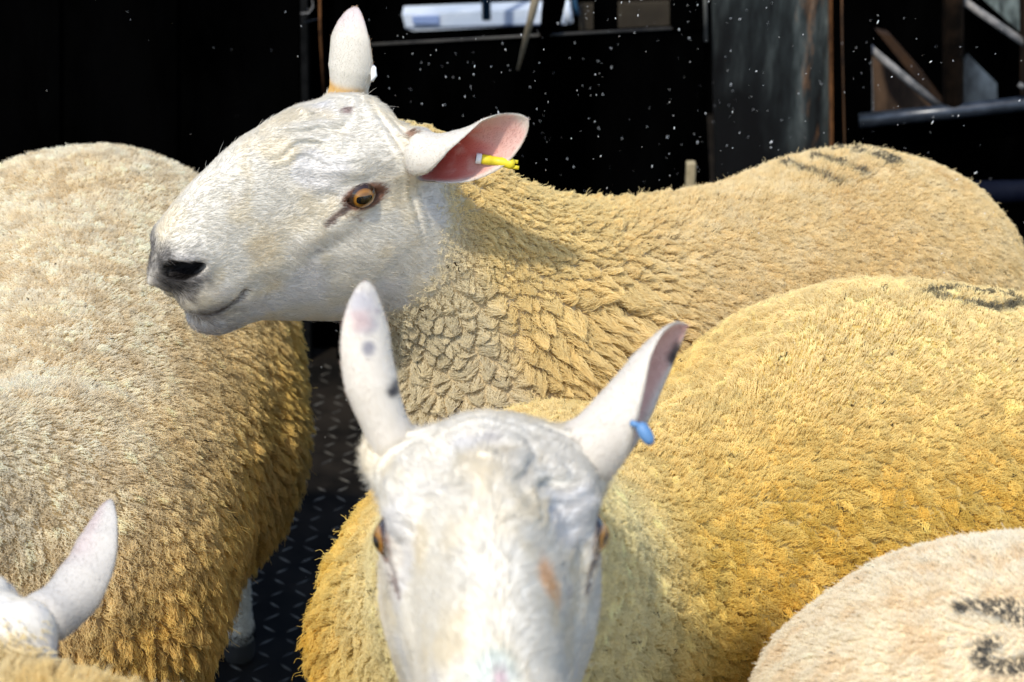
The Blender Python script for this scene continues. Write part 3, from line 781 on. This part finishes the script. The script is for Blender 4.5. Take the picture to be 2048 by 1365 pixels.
wool('fleece', rD, VD, QD, dict(n=70000, mask=lambda P: wool_D(P)*smooth(.30, .38, P[:, 2]), length=const(.010), clump=const(.009),
     comb=comb_down((0, -.5, 0)), lie=const(.6), tight=const(.5), colour=colD), 41)
coat('coat', rD, VD, QD, skin_D, HD, lambda P: (1-wool_D(P))+.02, 20000, 42, L=.007)

# =================================================================== sheep F: cream rump with stock number, lower right
HF = Head(0, 0, 0, (2500, 1900), 1.45, 0, 1.0, heading=(.85, -.45, -.2))
def body_F(P):
    f = ecap(P, (.46, 1.36, .59), (.98, 1.14, .57), (.195, .205), (.17, .20))
    f = smin(f, ell(P, (.38, 1.38, .595), (.19, .18, .20)), .06)
    f = smin(f, ecap(P, (1.0, 1.1, .64), (1.18, .98, .80), (.14, .16), (.07, .09)), .06)
    f = smin(f, HF.sdf(P), .05)
    f = lump(P, f, HF)
    return legs(P, f, [fit_leg((.98, 1.02, .42), (1.0, .98), False, (.9, -.4)), fit_leg((1.06, 1.2, .42), (1.08, 1.18), False, (.9, -.4)),
                       fit_leg((.40, 1.22, .45), (.36, 1.20), True, (.9, -.4)), fit_leg((.46, 1.42, .45), (.42, 1.44), True, (.9, -.4))])
HF.O = np.array([1.22, .94, .84])
rF = empty('sheep', (.7, 1.22, 0))
tag(rF, 'short clipped cream sheep with dark grey numbers painted on its back', 'sheep', 'sheep crowded in the pen')
def skin_F(P):
    q = HF.q(P); return mix(face_colour(q, P, []), np.array([.60, .50, .34]), smooth(-.06, -.10, q[:, 0]))
_mF = [(pl(lambda P: body_F(P)-.009, [(1925, 1203), (1960, 1200), (2010, 1203), (2048, 1215), (2120, 1225)]), .0060), (pl(lambda P: body_F(P)-.009, [(1960, 1204), (2010, 1222), (2060, 1240), (2120, 1236)]), .0045),
       (pl(lambda P: body_F(P)-.009, [(1990, 1278), (1965, 1288), (1962, 1305), (1985, 1322), (2030, 1328), (2080, 1318), (2100, 1290)]), .0060)]
paintF = paint_colour(None, _mF)
def colF(P, C, cr):
    n = fbm(P, 16, 3); n2 = fbm(P, 60, 2)
    c = mix(np.tile([.93, .86, .70], (len(P), 1)), np.array([.84, .66, .42]), smooth(.48, .75, n2)*.55+smooth(.45, .7, n)*.15)
    c = mix(c, np.array([.55, .40, .17]), .5*smooth(.72, .60, P[:, 2]))
    dk = smooth(.003, -.003, paintF(P)-.0012+.004*(fbm(C, 170, 2)-.5)+.002*(fbm(P, 260, 2)-.5)); c2 = mix(c, np.array([.04, .045, .052]), .95*dk)
    return mix(c*.93, np.array([.05, .055, .06]), .85*dk), c2
oF, VF, QF = build_sheep(rF, body_F, (.18, .75, -.01), (1.45, 1.60, 1.0), HF, skin_F, (), head_detail=False)
wool('fleece', rF, VF, QF, dict(n=130000, mask=lambda P: smooth(.28, .34, P[:, 2])*(HF.q(P)[:, 0] < -.08), length=const(.0075), clump=const(.006),
     comb=comb_down((-.5, .2, 0)), lie=const(.72), tight=const(.25), radius=.00028, colour=colF, stray=.02), 51)

# =================================================================== ear tags
def tube(pts, rads_, n=14, cap_=True):
    pts = [np.asarray(p, float) for p in pts]; V, Q = [], []
    for i, p in enumerate(pts):
        t = nrm(pts[min(i+1, len(pts)-1)]-pts[max(i-1, 0)]); a = nrm(np.cross(t, [.13, .2, .97])); b = np.cross(t, a)
        for j in range(n):
            q = 2*math.pi*j/n; V.append(p+rads_[i]*(a*math.cos(q)+b*math.sin(q)))
    for i in range(len(pts)-1):
        for j in range(n): Q.append((i*n+j, i*n+(j+1) % n, (i+1)*n+(j+1) % n, (i+1)*n+j))
    if cap_: Q += [tuple(range(n))[::-1], tuple((len(pts)-1)*n+j for j in range(n))]
    return V, Q
def join(*mq):
    V, Q, o = [], [], 0
    for v, q in mq:
        V += [tuple(x) for x in v]; Q += [tuple(i+o for i in f) for f in q]; o += len(v)
    return V, Q
def box(c, s, R=None, bev=.002):
    """bevelled box: centre, full size, optional axes in columns"""
    h = np.asarray(s, float)/2; b = min(bev, h.min()*.4); V = []
    for k in range(3):
        for sg in itertools.product((-1, 1), repeat=3):
            p = np.array(sg)*(h-b); p[k] += sg[k]*b; V.append(p)
    V = np.array(V)
    import bmesh
    bm = bmesh.new()
    for v in V: bm.verts.new(v)
    bmesh.ops.convex_hull(bm, input=bm.verts[:])
    bm.verts.index_update()
    vv = np.array([v.co[:] for v in bm.verts]); ff = [tuple(v.index for v in f.verts) for f in bm.faces]; bm.free()
    if R is not None: vv = vv@np.asarray(R).T
    return vv+np.asarray(c, float), ff
import itertools
M_YEL, _, _ = M('yellow_tag_plastic', (.62, .50, .02), .45)
M_WHP, _, _ = M('white_tag_plastic', (.70, .70, .68), .45)
M_SOCK, _, _ = M('dark_socket', (.02, .02, .025), .5)
M_BLU, _, _ = M('blue_tag_plastic', (.09, .20, .38), .5)
def depth_on(obs, px, py):                        # distance along a sight line to meshes already built
    d = Vector(ray(px, py)); best = None
    for o in obs:
        ok, loc, no, _ = o.ray_cast(o.matrix_world.inverted()@Vector(CAM), d)
        if ok:
            r = (o.matrix_world@loc-Vector(CAM)).length; best = r if best is None else min(best, r)
    return best
bpy.context.view_layer.update()
def tagrod(px0, px1, o, lift, r, m_a, m_b, parent, n=10):
    s0 = (depth_on([o], *px0) or 2.0)-lift; s1 = s0+.002
    a, b = W(*px0, s0), W(*px1, s1); d = nrm(b-a); L = np.linalg.norm(b-a)
    ts = np.linspace(0, L, n)
    t = mesh('ear_tag', *tube([a+d*x for x in [.004, .006, L*.35, L*.36, L*.6, L*.61, L-.008, L-.0075, L-.004, L-.001]], [r*.8, r, r, r*.92, r*.92, r, r, r*1.12, r*1.12, r*.8]), m_a, parent)
    k = mesh('pin', *tube([a-d*.001, a+d*.0045], [r*1.08, r*1.05]), m_b, None)
    k.parent = t
    h_ = mesh('socket', *tube([a-d*.0014, a-d*.0004], [r*.62, r*.62]), M_SOCK, None); h_.parent = t
    for sg, ex in ((.5, .0025), (-.6, .0035)):
        q_ = mesh('prong', *tube([b-d*.004+CU*r*sg, b+d*ex+CU*r*sg], [r*.45, r*.38]), m_a, None); q_.parent = t
    return t
tA = tagrod((954, 317), (1031, 329), oA, .007, .0052, M_YEL, M_WHP, rA); tA['label'] = 'yellow rod tag with a white ringed pin'
s = W(744, 148, 2.125)
tw = mesh('ear_tag', *tube([s+CU*.009, s+CU*.006+CR*.001, s-CU*.002+CR*.002, s-CU*.008], [.0018, .0036, .0036, .0018]), M_WHP, rA); tw['label'] = 'small white tag on the raised ear'
s = W(1291, 868, 1.385)
e_ = nrm(CR*.5-CU*.85)
tb = mesh('ear_tag', *tube([s-e_*.0085, s-e_*.006, s, s+e_*.005, s+e_*.0085], [.0022, .0042, .0048, .0042, .0020]), M_BLU, rB); tb['label'] = 'blue tag hanging from the lower ear edge'
bpin = mesh('pin', *tube([s-e_*.009-CR*.006, s-e_*.006], [.002, .0022]), M_BLU, None); bpin.parent = tb

# =================================================================== ground and tread plate floor
def m_noise(name, c1, c2, scale, rough=(.5, .7), metal=0.0, bump=.3, stretch=(1, 1, 1), spec=.3, lo=.4, hi=.65, c3=None, s3=9.0):
    m, t, b = M(name, c1, rough[0], metal, spec)
    tc = t.nodes.new('ShaderNodeTexCoord'); mp = t.nodes.new('ShaderNodeMapping'); mp.inputs['Scale'].default_value = stretch
    n = t.nodes.new('ShaderNodeTexNoise'); n.inputs['Scale'].default_value = scale; n.inputs['Detail'].default_value = 6; n.inputs['Roughness'].default_value = .65
    t.links.new(tc.outputs['Object'], mp.inputs[0]); t.links.new(mp.outputs[0], n.inputs['Vector'])
    c = ramp(t, n.outputs[0], [(lo, c1), (hi, c2)])
    if c3 is not None:
        n3 = t.nodes.new('ShaderNodeTexNoise'); n3.inputs['Scale'].default_value = s3; n3.inputs['Detail'].default_value = 5
        t.links.new(mp.outputs[0], n3.inputs['Vector']); f = ramp(t, n3.outputs[0], [(.56, (0, 0, 0)), (.66, (1, 1, 1))])
        mx = t.nodes.new('ShaderNodeMix'); mx.data_type = 'RGBA'; t.links.new(f, mx.inputs[0]); t.links.new(c, mx.inputs[6]); mx.inputs[7].default_value = (*c3, 1); c = mx.outputs[2]
    t.links.new(c, b.inputs['Base Color'])
    mr = t.nodes.new('ShaderNodeMapRange'); mr.inputs[3].default_value = rough[0]; mr.inputs[4].default_value = rough[1]
    t.links.new(n.outputs[0], mr.inputs[0]); t.links.new(mr.outputs[0], b.inputs['Roughness'])
    bp = t.nodes.new('ShaderNodeBump'); bp.inputs['Strength'].default_value = bump; bp.inputs['Distance'].default_value = .002
    t.links.new(n.outputs[0], bp.inputs['Height']); t.links.new(bp.outputs[0], b.inputs['Normal'])
    return m
M_GROUND = m_noise('yard_concrete', (.30, .28, .25), (.42, .40, .36), 6, bump=.2)
G = mesh('ground', [(-60, -60, -.03), (60, -60, -.03), (60, 60, -.03), (-60, 60, -.03)], [(0, 1, 2, 3)], M_GROUND); G['kind'] = 'structure'
M_PLATE = m_noise('wet_dark_steel', (.003, .0026, .002), (.014, .011, .008), 7, (.45, .7), 0, .5, spec=.15)
M_BAR = m_noise('worn_tread_bar', (.03, .027, .022), (.12, .11, .09), 30, (.35, .55), .25, .4)
rs = np.random.RandomState(3)
V, Q = [], []
pt = .037
for i in range(-46, 47):
    for j in range(8, 101):
        x, y = i*pt, j*pt
        if y > 3.70: continue
        if rs.rand() < .10: continue
        a = rad(45 if (i+j) % 2 else -45)+rs.normal()*.03
        u = np.array([math.cos(a), math.sin(a), 0]); w = np.array([-u[1], u[0], 0]); c = np.array([x, y, 0.0]); L, B, Hh = .0160*rs.uniform(.75, 1.05), .0029*rs.uniform(.7, 1.1), .0018*rs.uniform(.5, 1.1)
        o = len(V)
        V += [c-u*L, c-w*B-u*L*.3, c-w*B+u*L*.3, c+u*L, c+w*B+u*L*.3, c+w*B-u*L*.3, c-u*L*.45+np.array([0, 0, Hh]), c+u*L*.45+np.array([0, 0, Hh])]
        Q += [(o, o+1, o+6), (o+1, o+2, o+7, o+6), (o+2, o+3, o+7), (o+3, o+4, o+7), (o+4, o+5, o+6, o+7), (o+5, o, o+6)]
o = len(V); nb = len(Q)
V += [(-3, -.6, -.001), (3, -.6, -.001), (3, 5.6, -.001), (-3, 5.6, -.001), (-3, -.6, -.025), (3, -.6, -.025), (3, 5.6, -.025), (-3, 5.6, -.025)]
Q += [(o, o+1, o+2, o+3), (o+4, o+7, o+6, o+5), (o, o+4, o+5, o+1), (o+1, o+5, o+6, o+2), (o+2, o+6, o+7, o+3), (o+3, o+7, o+4, o)]
fl = mesh('floor', V, Q, M_PLATE, smooth_=False); fl['kind'] = 'structure'
fl.data.materials.append(M_BAR)
mi = np.zeros(len(fl.data.polygons), np.int32); mi[:nb] = 1; fl.data.polygons.foreach_set('material_index', mi)

# =================================================================== the black trailer side behind the sheep
YW = 3.75
BLK = m_noise('near_black_steel', (.0001, .0001, .00011), (.0009, .0009, .0009), 5, (.7, .9), 0, .3, (1, 1, .35), spec=.0)  # near-black base colour with faint upright mottling
BLK2 = m_noise('black_painted_tube', (.004, .005, .007), (.010, .012, .015), 20, (.5, .6), 0, .2, spec=.2)
RUST = m_noise('rusty_steel', (.03, .014, .007), (.17, .075, .028), 40, (.7, .9), 0, .4, (1, 1, .3), spec=.1)
BRN = m_noise('brown_stained_steel', (.008, .005, .003), (.04, .022, .012), 18, (.6, .8), 0, .3, spec=.1)
DULL = m_noise('scuffed_light_metal', (.09, .09, .09), (.22, .21, .20), 40, (.5, .7), 0, .3, spec=.2)
rT = empty('livestock_trailer', (0, YW, 0))
tag(rT, 'black steel side of a livestock trailer behind the sheep with an open window', 'trailer')
def quadbox(name, px0, py0, px1, py1, y, th, mat, parent=rT, bev=.002):
    a = WY(px0, py0, y); b = WY(px1, py1, y)
    return mesh(name, *box(((a[0]+b[0])/2, y+th/2, (a[2]+b[2])/2), (abs(b[0]-a[0]), th, abs(a[2]-b[2])), None, bev), mat, parent, smooth_=False)
def slab(name, pts, y, th, mat, parent=rT):       # polygon in the plane at distance y
    P = [WY(a, b, y) for a, b in pts]; n = len(P); V = P+[p+np.array([0, th, 0]) for p in P]
    Q = [tuple(range(n))[::-1], tuple(range(n, 2*n))]+[(i, (i+1) % n, n+(i+1) % n, n+i) for i in range(n)]
    return mesh(name, V, Q, mat, parent, smooth_=False)
def bar(name, pts, y, r_px, mat, parent=rT, n=16):
    mm = y/FPX/math.cos(PITCH-rad(8)); P = [WY(a, b, yy) for (a, b, yy) in [(p[0], p[1], p[2] if len(p) > 2 else y) for p in pts]]
    return mesh(name, *tube(P, [r_px*mm]*len(P), n), mat, parent)
# left panel with pressed ribs
slab('side_panel', [(-1200, -900), (588, -900), (604, 760), (-1200, 760)], YW, .03, BLK)
for px in (95, 330): slab('rib', [(px-22, -900), (px+22, -900), (px+24, 760), (px-20, 760)], YW-.012, .0115, BLK)
slab('edge_flange', [(592, -900), (606, -900), (621, 760), (608, 760)], YW-.02, .05, m_noise('edge_steel', (.0015, .0016, .0016), (.007, .007, .007), 25, spec=.05))
slab('inner_panel', [(606, -900), (664, -900), (676, 760), (622, 760)], YW+.05, .02, BLK)
bar('strap', [(638, -300, YW), (640, 60, YW), (648, 192, YW)], YW, 2.6, RUST)
bar('hook', [(602, 28, YW-.03), (618, 26, YW-.035), (626, 14, YW-.035), (624, -12, YW-.03)], YW, 1.8, DULL)
bar('latch_rod', [(606, 46, YW-.02), (636, 38, YW-.02)], YW, 1.5, BLK2)
slab('door_post', [(664, -900), (730, -900), (735, 760), (674, 760)], YW-.01, .05, BLK)
slab('tailgate', [(732, 92), (1345, 58), (1405, 55), (1440, 760), (735, 760)], YW, .03, BLK)
bar('top_rail', [(735, 90, YW-.004), (1345, 57, YW-.004)], YW, 3.2, m_noise('rail_steel', (.010, .009, .008), (.045, .042, .036), 15, spec=.3))
slab('mullion', [(1184, -900), (1232, -900), (1236, 66), (1188, 70)], YW+.01, .03, BLK)
slab('stile', [(1338, -900), (1404, -900), (1412, 60), (1342, 62)], YW-.006, .035, BLK)
bar('stile_highlight', [(1409, -60, YW-.02), (1412, 84, YW-.02)], YW, 4.0, m_noise('grey_edge_highlight', (.03, .03, .028), (.16, .16, .14), 30, (.6, .8), 0, .3, (1, 1, .3)))  # pale grey strip: the highlight down the stile put in as colour
# worn wooden door
M_BOARD, tb_, bb_ = M('worn_grey_green_board', rough=.75, spec=.15)
tcx = tb_.nodes.new('ShaderNodeTexCoord'); mp = tb_.nodes.new('ShaderNodeMapping'); mp.inputs['Scale'].default_value = (14, 14, 2.2)
tb_.links.new(tcx.outputs['Object'], mp.inputs[0])
n1 = tb_.nodes.new('ShaderNodeTexNoise'); n1.inputs['Scale'].default_value = 2.2; n1.inputs['Detail'].default_value = 9; n1.inputs['Roughness'].default_value = .7; tb_.links.new(mp.outputs[0], n1.inputs['Vector'])
mp2 = tb_.nodes.new('ShaderNodeMapping'); mp2.inputs['Scale'].default_value = (5, 5, 2.4); tb_.links.new(tcx.outputs['Object'], mp2.inputs[0])
n2 = tb_.nodes.new('ShaderNodeTexNoise'); n2.inputs['Scale'].default_value = 1.6; n2.inputs['Detail'].default_value = 4; tb_.links.new(mp2.outputs[0], n2.inputs['Vector'])
base = ramp(tb_, n1.outputs[0], [(.36, (.002, .0025, .0025)), (.50, (.014, .018, .018)), (.62, (.05, .06, .058)), (.76, (.17, .18, .17))])
sxyz = tb_.nodes.new('ShaderNodeSeparateXYZ'); tb_.links.new(tcx.outputs['Object'], sxyz.inputs[0])
xl = WY(1430, 100, YW)[0]; xr = WY(1650, 100, YW)[0]; zt = WY(1500, 0, YW)[2]; zb = WY(1500, 300, YW)[2]
g = mth(tb_, 'ADD', mth(tb_, 'MULTIPLY', mth(tb_, 'DIVIDE', mth(tb_, 'SUBTRACT', sxyz.outputs[0], xl), xr-xl), .9), mth(tb_, 'MULTIPLY', mth(tb_, 'DIVIDE', mth(tb_, 'SUBTRACT', sxyz.outputs[2], zb), zt-zb), 1.0))
g = mth(tb_, 'ADD', g, mth(tb_, 'MULTIPLY', mth(tb_, 'SUBTRACT', n2.outputs[0], .5), 2.2))
fade = ramp(tb_, mth(tb_, 'MULTIPLY', g, .72), [(.35, (.015, .015, .015)), (.95, (1, 1, 1))])      # darkens the board towards the left and bottom, broken up by noise
m1 = tb_.nodes.new('ShaderNodeMix'); m1.data_type = 'RGBA'; m1.blend_type = 'MULTIPLY'; m1.inputs[0].default_value = 1; tb_.links.new(base, m1.inputs[6]); tb_.links.new(fade, m1.inputs[7])
n4 = tb_.nodes.new('ShaderNodeTexNoise'); n4.inputs['Scale'].default_value = 2.6; n4.inputs['Detail'].default_value = 10; n4.inputs['Roughness'].default_value = .72; tb_.links.new(mp.outputs[0], n4.inputs['Vector'])
rx = ramp(tb_, mth(tb_, 'SUBTRACT', n4.outputs[0], mth(tb_, 'MULTIPLY', mth(tb_, 'ABSOLUTE', mth(tb_, 'SUBTRACT', sxyz.outputs[0], WY(1622, 100, YW)[0])), 3.6)), [(.46, (0, 0, 0)), (.60, (.5, .5, .5))])
m2 = tb_.nodes.new('ShaderNodeMix'); m2.data_type = 'RGBA'; tb_.links.new(rx, m2.inputs[0]); tb_.links.new(m1.outputs[2], m2.inputs[6]); m2.inputs[7].default_value = (.34, .15, .05, 1)
tb_.links.new(m2.outputs[2], bb_.inputs['Base Color'])
slab('door_board', [(1404, -900), (1652, -900), (1668, 760), (1440, 760)], YW+.005, .03, M_BOARD)
slab('board_edge', [(1651, -900), (1658, -900), (1672, 760), (1664, 760)], YW-.008, .03, RUST)
slab('window_post', [(1660, -900), (1736, -900), (1748, 760), (1672, 760)], YW-.02, .06, BLK)
bar('post_seam', [(1682, -200, YW-.022), (1684, 60, YW-.022), (1692, 420, YW-.022)], YW, 1.8, m_noise('seam_rust', (.012, .007, .004), (.16, .075, .03), 14, (.7, .9), 0, .3, (1, 1, .25)))
slab('lower_panel', [(1736, 238), (2500, 160), (2500, 760), (1748, 760)], YW, .03, BLK)
bar('window_rail', [(1718, 242, YW-.03), (1900, 224, YW-.03), (2060, 206, YW-.03), (2500, 158, YW-.03)], YW, 15, m_noise('blue_grey_tube', (.010, .014, .020), (.034, .042, .055), 22, (.25, .4), .4, .2, spec=.6))
bar('upright_tube', [(1906, -700, YW-.02), (1906, 216, YW-.02)], YW, 21, BRN)
bar('brace', [(1722, 82, YW+.01), (1884, 218, YW+.01)], YW, 8, DULL)
bar('brace', [(1900, -16, YW+.01), (2100, 122, YW+.01)], YW, 8, DULL)
slab('end_post', [(2046, -700), (2100, -700), (2100, 212), (2050, 212)], YW-.004, .04, BRN)
bar('bolt', [(2046, 168, YW-.05), (2040, 176, YW-.05)], YW, 7, DULL)
slab('window_edge', [(1737, 88), (1744, 94), (1748, 228), (1739, 232)], YW+.012, .01, m_noise('pale_edge', (.12, .11, .09), (.30, .27, .22), 25))
bar('step_bar', [(1950, 385, YW-.15), (2500, 370, YW-.15)], YW, 22, m_noise('navy_tube', (.002, .003, .008), (.005, .007, .014), 12, spec=.05))
# behind the openings
def thing(name, label, cat, loc): r = empty(name, loc); tag(r, label, cat); return r
WOOD = m_noise('brown_plank_wood', (.02, .011, .006), (.085, .050, .028), 9, (.7, .9), 0, .4, (3, 3, .6))
OAK = m_noise('orange_brown_timber', (.008, .0035, .0015), (.035, .015, .004), 10, (.7, .9), 0, .4, (3, 3, .8))
PW = m_noise('pale_blue_white_paint', (.42, .50, .62), (.60, .67, .76), 6, (.4, .6), 0, .1)
y2 = 4.7
o = slab('plank', [(1720, 82), (1737, 96), (1886, 222), (1886, 330), (1720, 330)], y2, .03, WOOD, None); tag(o, 'brown wooden plank seen through the trailer window below its metal brace', 'plank')
o = slab('timber', [(1756, 66), (1782, 72), (1850, 150), (1884, 196), (1884, 214), (1860, 196)], y2-.12, .05, OAK, None); tag(o, 'orange brown slanting timber seen behind the plank in the trailer window', 'timber')
o = slab('sheet', [(1922, 140), (1938, 112), (1994, 168), (1998, 330), (1922, 330)], y2, .02, m_noise('grey_blue_sheet', (.012, .016, .02), (.13, .165, .20), 4, stretch=(2, 2, .7)), None); tag(o, 'pale blue grey sheet standing behind the upright tube of the window', 'sheet')
o = slab('canvas', [(1935, -30), (2100, -30), (2100, 92), (2046, 70)], y2, .02, m_noise('grey_green_canvas', (.03, .038, .036), (.14, .17, .16), 16, stretch=(3, 3, 1)), None); tag(o, 'grey green canvas behind the upper brace at the top corner of the window', 'canvas')
rb = thing('bumper', 'pale blue white bumper seen through the opening above the tailgate', 'bumper', WY(960, 45, 5.1))
slab('shell', [(804, 30), (1060, 20), (1142, 18), (1146, 44), (1128, 50), (1000, 54), (828, 63), (812, 58)], 5.1, .10, PW, rb)
slab('sticker', [(824, 34), (878, 32), (878, 48), (826, 48)], 5.094, .006, m_noise('blue_sticker', (.20, .28, .50), (.26, .34, .56), 5), rb)
bar('ridge', [(812, 57, 5.09), (1128, 48, 5.09)], 5.1, 2.2, m_noise('dark_grey_rubber', (.05, .07, .12), (.10, .13, .18), 20), rb)  # dark blue-grey strip along the lower edge of the bumper
BLU2 = m_noise('blue_painted_steel', (.010, .035, .075), (.03, .09, .17), 12, (.35, .5))
o = bar('post', [(968, -300, 4.98), (973, 40, 4.98)], 5.0, 9, BLU2, None); tag(o, 'blue steel post in front of the pale bumper behind the trailer', 'post')
o = bar('pipe', [(1128, 0, 4.9), (1138, 30, 4.9), (1134, 46, 4.9)], 5.0, 8, PW, None); tag(o, 'short pale pipe beside the dark mullion above the tailgate', 'pipe')
o = bar('hose', [(1142, -60, 4.85), (1150, 10, 4.85), (1156, 30, 4.85)], 5.0, 4, BLU2, None); tag(o, 'thin blue hose hanging beside the short pale pipe', 'hose')
o = slab('board', [(1160, 12), (1340, 6), (1345, 90), (1160, 90)], 4.9, .03, m_noise('dim_brown_board', (.018, .014, .009), (.04, .032, .02), 6), None); tag(o, 'dim brown board behind the right pane of the opening above the tailgate', 'board')
bk = mesh('back_wall', *box((0, 5.6, 1.0), (6, .05, 2.0)), BLK, smooth_=False); tag(bk, 'black wall closing the yard behind the trailer', 'wall')
M_STICK = m_noise('weathered_stick', (.10, .08, .05), (.30, .25, .17), 30, (.7, .9), 0, .4, (1, 1, .3))
P0, P1 = WY(1086, -60, 3.55), WY(1036, 140, 3.62)
st = mesh('stick', *tube([P0, P0*.6+P1*.4, P1], [.0085, .0075, .0030], 10), M_STICK); tag(st, 'weathered stick leaning against the black tailgate', 'stick')
o = slab('prop', [(1110, -300), (1200, -300), (1120, 55), (1078, 90)], YW-.02, .018, BLK, None); tag(o, 'black slanted prop beside the weathered stick on the tailgate', 'prop')
pg = mesh('peg', *box(WY(1381, 352, 3.3), (.016, .02, .05), None, .002), m_noise('pale_peg_wood', (.22, .18, .10), (.34, .28, .17), 30), smooth_=False); tag(pg, 'small pale wooden peg standing just behind the tan back of the profile sheep', 'peg')
pr_ = mesh('peg_post', *tube([WY(1381, 372, 3.3), (WY(1381, 372, 3.3)[0], 3.3, 0)], [.012, .012]), BLK, None); pr_.parent = pg; pr_.matrix_parent_inverse = Matrix()

# =================================================================== flying droplets, lit by the sun
rs = np.random.RandomState(5)
ico = [(0, 0, 1), (.894, 0, .447), (.276, .851, .447), (-.724, .526, .447), (-.724, -.526, .447), (.276, -.851, .447), (.724, .526, -.447), (-.276, .851, -.447), (-.894, 0, -.447), (-.276, -.851, -.447), (.724, -.526, -.447), (0, 0, -1)]
icf = [(0, 1, 2), (0, 2, 3), (0, 3, 4), (0, 4, 5), (0, 5, 1), (1, 6, 2), (2, 7, 3), (3, 8, 4), (4, 9, 5), (5, 10, 1), (6, 7, 2), (7, 8, 3), (8, 9, 4), (9, 10, 5), (10, 6, 1), (11, 7, 6), (11, 8, 7), (11, 9, 8), (11, 10, 9), (11, 6, 10)]
ico = np.array(ico); V, Q = [], []
for i in range(2000):
    y = rs.uniform(2.1, 3.2); k = rs.rand()
    x = rs.normal(.12, .33) if k < .74 else rs.uniform(-1.0, 1.2)
    if x < -.22 and rs.rand() < .5: continue
    z = rs.uniform(.30, 1.25)
    r = .00026*math.exp(rs.normal()*.45)*(.6 if x < -.25 else 1.0); el = 1.8+3.4*rs.rand()**1.5
    a = rad(rs.normal(8, 16)+(38 if x > .3 else 0)); d = np.array([math.sin(a)*(1 if x > .1 else -.4), 0, math.cos(a)])
    p = ico*r; p = p+np.outer(p@d, d)*(el-1)
    o = len(V); V += list(p+np.array([x, y, z])); Q += [(a_+o, b_+o, c_+o) for a_, b_, c_ in icf]
M_DROP, _, bd = M('water_drop', (.82, .84, .86), .25, spec=.6)
dr = mesh('spray', V, Q, M_DROP); tag(dr, kind='stuff', label='fine white spray drops flying in front of the black trailer', cat='spray')
